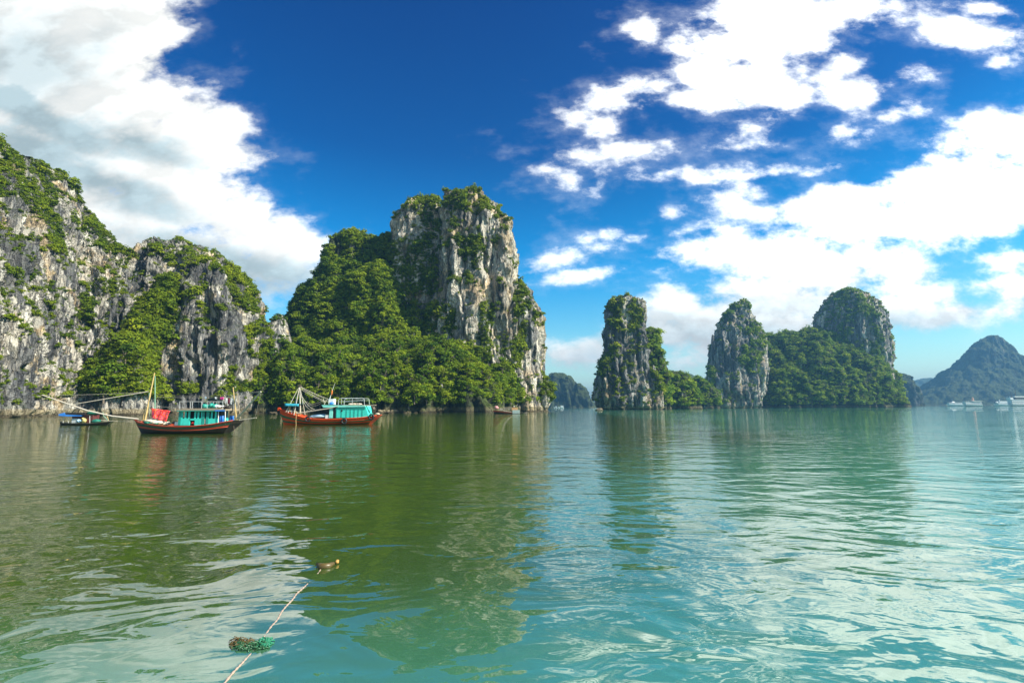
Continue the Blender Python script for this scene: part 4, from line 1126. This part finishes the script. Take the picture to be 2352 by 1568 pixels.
# ---- boat 2: orange red hull
f2 = Frame(640, 920, 6.533, 1180, 918)
b2 = empty('fishing_boat', f2.O); tag(b2, 'orange red fishing boat with teal cabin and tripod mast', 'fishing boat')
rail2 = [(378, 655), (430, 690), (560, 727), (800, 790), (950, 817), (1200, 830), (1500, 820), (1800, 800), (2015, 765)]
m2, r2 = hull(f2, rail2, (515, 1860), 2.0, [(0, 0), (0.28, 1), (0.42, 0), (0.60, 1), (.72, 0)])
# bow shows green between the strakes
m2.build('hull', [ORANGE_R, GREEN_M], b2, smooth=True)
deck(r2).build('deck', WOOD, b2)
rail_strip(r2, 0.0, 0.06).build('gunwale', ORANGE_R, b2, smooth=True); rail_strip(r2, 0.33, 0.04).build('rubbing_strake', ORANGE_R, b2, smooth=True)
MB().box2(f2.xz(362, 640), f2.xz(392, 690), -.10, .10).build('bow_post', ORANGE_R, b2)
MB().tube([f2(415, 690), f2(520, 925)], .06).build('stem', ORANGE_R, b2)
cb = MB()
cb.add([f2(1355, 640, -1.35), f2(1832, 625, -1.35), f2(1885, 800, -1.35), f2(1355, 805, -1.35), f2(1355, 640, 1.35), f2(1832, 625, 1.35), f2(1885, 800, 1.35), f2(1355, 805, 1.35)],
       [(0, 1, 2, 3), (4, 7, 6, 5), (0, 4, 5, 1), (1, 5, 6, 2), (3, 2, 6, 7), (0, 3, 7, 4)])
cb.build('cabin', TEAL, b2)
MB().box2(f2.xz(1255, 640), f2.xz(1300, 808), -1.38, 1.38).build('front_wall', TEAL_L, b2)
MB().box2(f2.xz(1298, 650), f2.xz(1356, 806), -1.25, 1.25).build('doorway', DARKIN, b2)  # near-black block stands for the shade inside the door opening
sm_ = MB()
for x in (1365, 1445, 1525, 1590, 1652, 1716, 1780): sm_.box2(f2.xz(x - 3, 665), f2.xz(x + 3, 800), -1.39, -1.35)
sm_.box2(f2.xz(1420, 625), f2.xz(1830, 662), -1.42, 1.42)
sm_.build('wall_trim', TEAL_D, b2)
MB().box2(f2.xz(1438, 680), f2.xz(1462, 706), -1.40, -1.36).build('window', DARKIN, b2)
rf = MB(); rf.add([f2(1130, 600, -1.5), f2(1830, 612, -1.5), f2(1830, 628, -1.5), f2(1160, 640, -1.5), f2(1130, 600, 1.5), f2(1830, 612, 1.5), f2(1830, 628, 1.5), f2(1160, 640, 1.5)],
                  [(0, 1, 2, 3), (4, 7, 6, 5), (0, 4, 5, 1), (1, 5, 6, 2), (3, 2, 6, 7), (0, 3, 7, 4)])
rf.build('roof', TEAL_L, b2)
MB().box2(f2.xz(1450, 596), f2.xz(1985, 610), -1.1, -.7).build('roof_plank', WOOD, b2)
wh = MB(); wh.box2(f2.xz(1205, 500), f2.xz(1283, 590), -.5, .5); wh.build('wheelhouse', WHITE, b2)
MB().blob(f2(1262, 572, -.65), (.38, .3, .22), 2, .2).build('roof_tarp', BLUET, b2, smooth=True)
rl = MB()
for y in (-1.3, 1.3):
    rl.tube([f2(1392, 600, y), f2(1392, 530, y), f2(1412, 500, y), f2(1450, 490, y), f2(1780, 490, y), f2(1808, 505, y), f2(1813, 620, y)], .035)
    rl.tube([f2(1392, 545, y), f2(1812, 520, y)], .02)
for x in (1445, 1618): rl.tube([f2(x, 490, -1.3), f2(x, 590, -1.3)], .025); rl.tube([f2(x, 492, -1.3), f2(x, 492, 1.3)], .025)
rl.build('roof_rail', STEEL, b2)
top = f2(715, 285, 0)
for (x, y, dy, r, m) in ((530, 715, -.9, .05, ROPE), (680, 760, -1.3, .06, TAUPE), (715, 760, .2, .11, TAUPE), (742, 760, 1.3, .06, TAUPE), (560, 705, .9, .04, ROPE)):
    MB().tube([f2(x, y, dy), top], [r, r * .8]).build('mast', m, b2)
MB().box(top, (.38, .3, .35)).build('mast_head', WOOD_D, b2)
MB().tube([f2(720, 735, -1.2), f2(1280, 650, -1.5), f2(1400, 618, -1.6)], [.085, .075, .05]).build('boom', TAUPE, b2)
MB().tube([f2(730, 760, -1.1), f2(660, 715, -1.0), f2(780, 745, -1.0), f2(745, 770, -1.3)], [.1, .09, .09, .07]).build('windlass', BAMBOO, b2)
rg = MB()
for (a, b_, s_, r) in (((730, 300, 0), (1190, 500, -.4), .1, .03), ((730, 310, 0), (1160, 540, -.6), .12, .035), ((728, 340, 0), (1170, 560, -.8), .1, .03), ((728, 295, 0), (1120, 500, .5), .1, .02),
                       ((722, 380, -.2), (1000, 670, -1), .55, .03), ((726, 400, -.2), (950, 680, -1), .6, .025), ((830, 540, -.5), (1100, 530, -.6), .45, .02), ((870, 575, -.5), (1110, 545, -.6), .5, .02),
                       ((1120, 500, -.5), (1150, 590, -.8), 0, .04), ((1150, 520, -.5), (1400, 620, -1.2), .05, .02), ((1190, 500, -.5), (1140, 600, -.8), 0, .03)):
    rg.tube(sag(f2(*a), f2(*b_), s_), r, 5)
rg.build('rigging', ROPE, b2)
MB().tube([f2(750, 755, -2.0), f2(752, 850, -2.15), f2(762, 925, -2.3)], .035).build('anchor_rope', BAMBOO, b2)
MB().tube([f2(1205, 500, 0), f2(1232, 400, 0), f2(1290, 245, 0)], [.05, .035, .02]).build('flag_pole', WHITE, b2)
MB().tube([f2(1310, 540, 0), f2(1330, 420, 0)], .015).build('antenna', WOOD_D, b2)
loose(MB().blob(f2(1240, 395, -.02), (.10, .08, .45), 9, .3), 'flag', ORANGE, f2, 'furled orange flag tied to the thin pole above the red boat', 'flag')
aw = cloth_np(f2(520, 572, -1.1), f2(752, 580, -1.1), f2(520, 578, 1.1), f2(752, 586, 1.1), 10, 8, .03)
c2_ = cloth_np(f2(520, 575, -1.12), f2(752, 582, -1.12), f2(525, 618, -1.15), f2(748, 618, -1.15), 10, 4, .03)
aw.add(c2_.v, c2_.f); loose(aw, 'awning', AQUA, f2, 'aqua blue awning stretched over the bow of the red boat', 'awning')
ps = MB()
for x in (565, 620): ps.tube([f2(x, 680, -.8), f2(x, 740, -.8)], .05)
ps.build('bollard', WHITE, b2)
for i, (x, y, dy, l) in enumerate(((922, 824, -1.75, 'black tyre fender hanging nearest the bow of the red boat'), (1515, 856, -2.12, 'black tyre fender hanging amidships on the red boat'), (1938, 790, -1.78, 'black tyre fender hanging at the stern of the red boat'))):
    c_ = f2(x, y, dy); mb = MB().torus(c_, .35, .13)
    loose(mb, 'tyre_fender', BLACK, f2, l, 'tyre', 'tyre fenders on the red boat')
tp = MB(); tp.blob(f2(1060, 778, -.6), (1.4, .7, .28), 61, .15); tp.blob(f2(980, 790, -.7), (.8, .5, .2), 62, .15)
loose(tp, 'tarp', LBLUE, f2, 'pale blue tarp over gear on the foredeck of the red boat', 'tarp')
loose(MB().box2(f2.xz(1185, 762), f2.xz(1240, 815), -1.3, -.8), 'crate', WHITE, f2, 'white box on deck in front of the doorway of the red boat', 'crate', smooth=False)
tp = MB()
for k in range(4): tp.blob(f2(1560 + k * 50, 585, random.uniform(-.6, 0)), (.42, .4, .13), 70 + k, .2)
loose(tp, 'net_roll', NETW, f2, 'rolled pale net lying on the cabin roof under the rail', 'fishing net')
tp = MB(); tp.blob(f2(1925, 660, -.3), (.28, .3, .32), 81, .3).tube([f2(1905, 640, -.3), f2(1905, 760, -.3)], .06).blob(f2(1900, 630, -.3), (.15, .15, .15), 82, .2)
loose(tp, 'outboard_gear', WOOD_D, f2, 'dark hanging gear on a post at the stern of the red boat', 'boat gear')
loose(MB().blob(f2(1985, 745, 0), (.33, .4, .16), 83, .2), 'basket', NETW, f2, 'tan basket on the stern of the red boat', 'basket')

# ---- sampan with blue canopy
f3 = Frame(140, 980, 9.046, 640, 742)
b3 = empty('sampan', f3.O); tag(b3, 'small dark sampan with a blue canopy moored by the left cliff', 'sampan')
rail3 = [(90, 655), (150, 672), (300, 682), (640, 690), (900, 688), (1150, 660), (1250, 650), (1335, 630)]
m3, r3 = hull(f3, rail3, (190, 1210), 1.0, [(0, 1), (.15, 0)], .35, -.2)
m3.build('hull', [BLACKISH, WOOD], b3, smooth=True); deck(r3, .1).build('deck', WOOD_D, b3)
MB().box2(f3.xz(430, 515), f3.xz(880, 690), -.5, .75).build('cabin', paint('maroon_boards', (.12, .03, .025)), b3)
MB().box2(f3.xz(330, 458), f3.xz(770, 500), -1.0, 1.0).build('roof', BLACKISH, b3)
cn = MB()
cn.add([f3(190, 490, -1.05), f3(320, 458, -1.05), f3(340, 500, -1.08), f3(690, 520, -1.1), f3(690, 535, -1.12), f3(420, 545, -1.12), f3(200, 530, -1.12),
        f3(190, 490, 1.05), f3(320, 458, 1.05), f3(340, 500, 1.08), f3(690, 520, 1.1), f3(690, 535, 1.12), f3(420, 545, 1.12), f3(200, 530, 1.12)],
       [(0, 1, 2, 3, 4, 5, 6), (13, 12, 11, 10, 9, 8, 7), (0, 7, 8, 1), (1, 8, 9, 2), (2, 9, 10, 3), (3, 10, 11, 4), (4, 11, 12, 5), (5, 12, 13, 6), (6, 13, 7, 0)])
cn.build('canopy', BLUET, b3)
ps = MB()
for x in (265, 380, 860): ps.tube([f3(x, 530, -.8), f3(x, 690, -.8)], .03); ps.tube([f3(x, 530, .8), f3(x, 690, .8)], .03)
ps.build('canopy_post', WHITE, b3)
gt = MB(); gt.blob(f3(850, 470, -.2), (.85, .7, .28), 91, .2); loose(gt, 'tarp', GREENT, f3, 'dark green tarp over the rear roof of the sampan', 'tarp')
gt = MB(); gt.blob(f3(950, 650, -.4), (.75, .4, .3), 92, .25); loose(gt, 'tarp', GREENT, f3, 'green tarp heaped low on the rear deck of the sampan', 'tarp')
gt = MB(); gt.blob(f3(735, 640, -.85), (.36, .3, .42), 93, .25); gt.blob(f3(712, 590, -.85), (.16, .2, .16), 94, .1); loose(gt, 'sack', YEL, f3, 'yellow cloth bundle piled at the side of the sampan', 'bundle')
gt = MB()
for k in range(3): gt.blob(f3(600 + 30 * k, 640 + 12 * (k % 2), -.8), (.22, .2, .24), 95 + k, .25)
loose(gt, 'sack', LBLUE, f3, 'pale blue and white bundle beside the yellow one', 'bundle')
loose(MB().box2(f3.xz(468, 590), f3.xz(580, 690), -.85, -.5), 'basket', STEEL, f3, 'grey crate under the blue canopy of the sampan', 'crate', smooth=False)
MB().tube([f3(1060, 450, 0), f3(1075, 530, 0), f3(1180, 640, 0)], .05).build('stern_pole', GREENP, b3)
MB().tube([f3(1140, 470, 0), f3(1190, 640, 0)], .04).build('stern_pole', BAMBOO, b3)

# ---- moored boat by the central island and its small flat boat
f4 = Frame(1220, 980, 13.07, 620, 700)
b4 = empty('moored_boat', f4.O); tag(b4, 'dark red wooden boat moored against the rocks of the central tower', 'moored boat')
rail4 = [(160, 590), (330, 600), (560, 640), (780, 660), (1040, 640)]
m4, r4 = hull(f4, rail4, (205, 960), 1.4, [(0, 1), (.35, 0)], .7, -.25)
m4.build('hull', [BLACKISH, RED_B], b4, smooth=True); deck(r4, .1).build('deck', WOOD_D, b4)
MB().box2(f4.xz(780, 500), f4.xz(970, 580), -.9, .9).build('cabin', paint('orange_tan_boards', (.55, .30, .13)), b4)
MB().box2(f4.xz(800, 578), f4.xz(1040, 685), -1.45, -.9).build('side_panel', paint('grey_teal_board', (.35, .45, .42)), b4)
cp = MB().box2(f4.xz(480, 490), f4.xz(790, 510), -1.1, 1.1); cp.build('canopy', WOOD, b4)
ps = MB()
for x in (500, 620, 760): ps.tube([f4(x, 505, -1), f4(x, 650, -1)], .05)
ps.build('canopy_post', WOOD_D, b4)
MB().tube([f4(900, 460, 0), f4(975, 395, 0)], .05).build('pole', WHITE, b4)
MB().tube([f4(350, 560, -1), f4(780, 655, -1.3)], .07).build('oar', TAUPE, b4)
loose(MB().blob(f4(275, 500, 0), (.95, .9, .7), 120, .2), 'tarp', paint('faded_pink_tarp', (.55, .25, .25)), f4, 'faded pink tarp bundle on the bow of the moored boat', 'tarp')
gt = MB()
for k in range(6): gt.blob(f4(420 + k * 55, 545 + (k % 2) * 12, -.5), (.45, .5, .3), 121 + k, .3)
loose(gt, 'net_pile', NETW, f4, 'cream nets heaped along the moored boat', 'fishing net')
loose(MB().blob(f4(850, 465, 0), (.18, .2, .35), 130, .2), 'bucket', WHITE, f4, 'white container on top of the tan cabin', 'bucket')
f5 = Frame(1220, 980, 13.07, 1160, 690)
m5, r5 = hull(f5, [(1045, 650), (1160, 668), (1285, 652)], (1070, 1260), .7, [(0, 1), (.3, 0)], .3, -.15)
b5 = empty('rowing_boat', f5.O); m5.build('hull', [WOOD_D, TAUPE], b5, smooth=True); deck(r5, .1).build('deck', WOOD, b5)
MB().box(f5(1120, 645, 0), (.12, .9, .05)).build('bench', WOOD, b5)
tag(b5, 'small low rowing boat right of the moored red boat', 'rowing boat')


# ---- tour ships far away
def ship(fr, x0, x1, yd, yr, label, decks=1, roof=None, mast=None, mastm=SHIPW, flip=False, beam=4.0, bowl=60, top=None):
    e = empty('tour_ship', fr.O); tag(e, label, 'tour ship', 'tour ships anchored before the far peak')
    base = fr.c[1]
    rail = [(x0, yd - 12), (x0 + (x1 - x0) * .2, yd), (x0 + (x1 - x0) * .7, yd + 2), (x1, yd - 6)]
    if flip: rail = [(x0, yd - 6), (x0 + (x1 - x0) * .3, yd + 2), (x0 + (x1 - x0) * .8, yd), (x1, yd - 12)]
    mm, rr = hull(fr, rail, (x0 + 22, x1 - 14), beam, [(0, 0), (.8, 1)], .8, -.3)
    mm.build('hull', [SHIPW, BLACKISH], e, smooth=True); deck(rr, .1).build('deck', WOOD, e)
    xa, xb = x0 + bowl, x1 - 18
    MB().box2(fr.xz(xa, yr), fr.xz(xb, yd), -beam * .75, beam * .75).build('cabin', SHIPW, e)
    MB().box2(fr.xz(xa - 14, yr - 5), fr.xz(xb + 12, yr), -beam * .85, beam * .85).build('roof', WHITE, e)
    n = max(3, int((xb - xa) / 26))
    for d in range(decks):
        h = (yd - yr) / decks; yt = yr + d * h + h * .22; yb = yr + d * h + h * .68
        for k in range(n):
            xw = xa + (xb - xa) * (k + .5) / n
            MB().box2(fr.xz(xw - 8, yt), fr.xz(xw + 8, yb), -beam * .75 - .06, -beam * .75).build('window', GLASS, e)
        if d: MB().box2(fr.xz(xa - 10, yr + d * h - 2), fr.xz(xb + 8, yr + d * h + 2), -beam * .82, beam * .82).build('deck_edge', WHITE, e)
    return e


g7 = lambda cx, cy=372: Frame(2350, 980, 11.2, cx, cy)
fr = g7(400, 380); s_ = ship(fr, 165, 648, 335, 292, 'long low white tour ship left of the one with the orange mast')
MB().add([fr(310, 285, -2), fr(415, 285, -2), fr(385, 262, -1), fr(345, 262, -1), fr(310, 285, 2), fr(415, 285, 2), fr(385, 262, 1), fr(345, 262, 1)], [(0, 1, 2, 3), (4, 7, 6, 5), (0, 3, 7, 4), (1, 5, 6, 2), (3, 2, 6, 7)]).build('wheelhouse', SHIPW, s_)
MB().tube([fr(355, 265), fr(330, 205)], [.5, .2]).build('mast', STEEL, s_)
fr = g7(880, 384); s_ = ship(fr, 640, 1140, 345, 262, 'two deck white tour ship with an orange mast and raised canopy', 2, beam=5, bowl=30)
MB().add([fr(815, 240, -5), fr(1130, 252, -5), fr(1120, 262, -5), fr(900, 258, -5), fr(815, 240, 5), fr(1130, 252, 5), fr(1120, 262, 5), fr(900, 258, 5)], [(0, 1, 2, 3), (4, 7, 6, 5), (0, 3, 7, 4), (0, 4, 5, 1), (1, 5, 6, 2), (3, 2, 6, 7)]).build('canopy', WHITE, s_)
MB().tube([fr(915, 250), fr(912, 190), fr(908, 140)], [2.6, 2.0, 1.0]).build('mast', paint('pale_orange_paint', (.6, .32, .2)), s_)
fr = g7(1720, 375); s_ = ship(fr, 1480, 1925, 335, 300, 'sleek pale tour ship beside the largest ship', bowl=120, beam=4)
MB().box2(fr.xz(1640, 248), fr.xz(1925, 268), -2.5, 2.5).build('upper_deck', WHITE, s_)
MB().box2(fr.xz(1650, 268), fr.xz(1920, 296), -2.2, 2.2).build('upper_cabin', SHIPW, s_)
MB().blob(fr(1585, 285), (3.0, 2.2, 2.6), 3, .1).build('wheelhouse', WHITE, s_, smooth=True); MB().tube([fr(1668, 248), fr(1660, 200)], [.9, .5]).build('mast', SHIPW, s_)
fr = g7(2150, 380); s_ = ship(fr, 1905, 2420, 345, 205, 'largest white tour ship at the right edge with tall dark masts', 3, beam=6, bowl=40)
MB().box2(fr.xz(2060, 140), fr.xz(2290, 200), -4, 4).build('bridge', GLASS, s_); MB().box2(fr.xz(2010, 112), fr.xz(2290, 138), -5, 5).build('top_roof', WHITE, s_)
MB().box2(fr.xz(1905, 150), fr.xz(2000, 205), -4, 4).build('fore_cabin', SHIPW, s_)
for x, y in ((1990, -20), (2105, -60)): MB().tube([fr(x, 200), fr(x, y)], [.8, .4]).build('mast', WOOD_D, s_)
# small boats in the far gap
f8 = lambda cx: Frame(1340, 900, 11.2, cx, 1338)
for (xa, xb, h_, l) in ((485, 525, 30, 'tiny white boat at the left of the row below the hazy cliffs'), (535, 590, 50, 'small white boat second in the row below the hazy cliffs'),
                        (605, 665, 32, 'small low white boat third in the row below the hazy cliffs'), (680, 775, 66, 'boxy grey white houseboat right of the row below the hazy cliffs')):
    fr = f8((xa + xb) / 2); e = empty('distant_boat', fr.O); tag(e, l, 'boat', 'small boats below the hazy cliffs')
    mm, rr = hull(fr, [(xa, 1318), ((xa + xb) / 2, 1322), (xb, 1318)], (xa + 6, xb - 5), 1.8, [(0, 0)], .7, -.3); mm.build('hull', SHIPW, e, smooth=True)
    MB().box2(fr.xz(xa + 10, 1338 - h_), fr.xz(xb - 8, 1320), -1.4, 1.4).build('cabin', SHIPW, e); MB().box2(fr.xz(xa + 5, 1334 - h_), fr.xz(xb - 3, 1338 - h_), -1.7, 1.7).build('roof', WHITE, e)
fr = Frame(2180, 800, 6.19, 440, 1318); e = empty('distant_boat', fr.O); tag(e, 'tiny white boat below the hazy bluff right of the wooded island', 'boat')
mm, rr = hull(fr, [(418, 1302), (440, 1308), (465, 1306)], (422, 460), 1.8, [(0, 0)], .7, -.3); mm.build('hull', SHIPW, e, smooth=True)
MB().box2(fr.xz(425, 1294), fr.xz(448, 1308), -1.2, 1.2).build('cabin', WHITE, e)

# ------------------------------------------------------------------ floating rope, weed and driftwood in the foreground
PINK = paint('pink_rope', (0.42, 0.31, 0.24), wear=.5)
g8 = lambda cx, cy, z=0.0: ground((400 + cx / 3.92) * VW / 2560, (1360 + cy / 3.92) * VW / 2560, z)
mb = MB(); pts = []
for (x, y, z) in ((600, 1400, .012), (720, 1250, .012), (790, 1180, .010), (850, 1110, .006), (960, 990, -.004), (1020, 900, .0), (1090, 800, .008), (1150, 740, .006), (1190, 660, .008), (1250, 590, .010), (1300, 540, .008), (1340, 480, .012), (1400, 430, .008), (1440, 390, .004), (1500, 330, -.01), (1560, 270, .004), (1590, 210, .01)):
    p = g8(x, y); pts.append((p.x, p.y, z - .010))
pts = np.array(pts); tt2 = np.linspace(0, 1, 120); s0 = np.linspace(0, 1, len(pts))
sm2 = np.stack([np.interp(tt2, s0, pts[:, k]) for k in range(3)], 1)
for _ in range(6): sm2[1:-1] = (sm2[:-2] + 2 * sm2[1:-1] + sm2[2:]) / 4
o_ = sm2[0].copy(); o_[2] = 0
mb.tube([tuple(p - o_) for p in sm2], [0.0105 + .004 * math.sin(i * 1.9) for i in range(120)], 8)
ob = mb.build('rope', PINK, None, tuple(o_), True); tag(ob, 'pale pink mooring rope trailing across the near water surface', 'rope')
WEEDG = paint('wet_green_weed', (0.03, 0.12, 0.05), .3); WEEDT = paint('teal_frayed_rope', (0.02, 0.22, 0.12), .5); WEEDB = paint('brown_weed', (0.10, 0.07, 0.02), .4)
ce = g8(900, 985); e = empty('weed_clump', ce); tag(e, 'tangle of green weed and frayed net caught on the pink rope', 'weed clump')


def strands(name, mat, cx, cy, spread, n, r, seed):
    g = random.Random(seed); mb = MB()
    for _ in range(n):
        c = g8(cx + g.uniform(-1, 1) * spread[0], cy + g.uniform(-1, 1) * spread[1]) - ce
        a = g.uniform(0, 6.28); L = g.uniform(.05, .13); pts = []
        for k in range(6):
            pts.append((c.x + math.cos(a) * L * (k / 5 - .5) + g.uniform(-.012, .012), c.y + math.sin(a) * L * (k / 5 - .5) + g.uniform(-.012, .012), .006 + .035 * math.sin(k / 5 * 3.14) * g.random()))
            a += g.uniform(-.5, .5)
        mb.tube(pts, r, 5)
    return mb.build(name, mat, e, (0, 0, 0), True)


strands('green_strands', WEEDG, 900, 1000, (130, 35), 75, .006, 1); strands('brown_strands', WEEDB, 810, 975, (90, 35), 40, .005, 2); strands('frayed_rope', WEEDT, 1020, 970, (55, 32), 50, .006, 3)
cd = g8(1640, 225); e2_ = empty('driftwood', cd); tag(e2_, 'brown driftwood with an orange tip floating at the end of the rope', 'driftwood')
mb = MB(); q = [g8(x, y) - cd for x, y in ((1540, 190), (1590, 235), (1650, 225), (1700, 205))]
mb.tube([(p.x, p.y, z) for p, z in zip(q, (.0, .02, .02, .03))], [.02, .06, .05, .03], 8); mb.build('branch', WEEDB, e2_, smooth=True)
p = g8(1735, 190) - cd; MB().blob((p.x, p.y, .035), (.03, .04, .03), 4, .2).build('orange_tip', paint('orange_peel', (.50, .28, .07)), e2_, smooth=True)

# pieces that belong to a part become its sub-parts (every child sits at its thing's origin, so nothing moves)
SUB = {'roof_rail': 'roof', 'roof_trim': 'roof', 'roof_plank': 'roof', 'gunwale': 'hull', 'rubbing_strake': 'hull', 'stem': 'hull', 'bow_post': 'hull', 'rudder_post': 'hull',
       'wall_trim': 'cabin', 'window': 'cabin', 'canopy_post': 'canopy', 'deck_edge': 'cabin', 'door_post': 'cabin', 'cabin_shade_fill': 'cabin'}
for o in list(COL.objects):
    k = o.name.split('.')[0]
    if o.parent is not None and k in SUB:
        for q in o.parent.children:
            if q.name.split('.')[0] == SUB[k]: o.parent = q; break
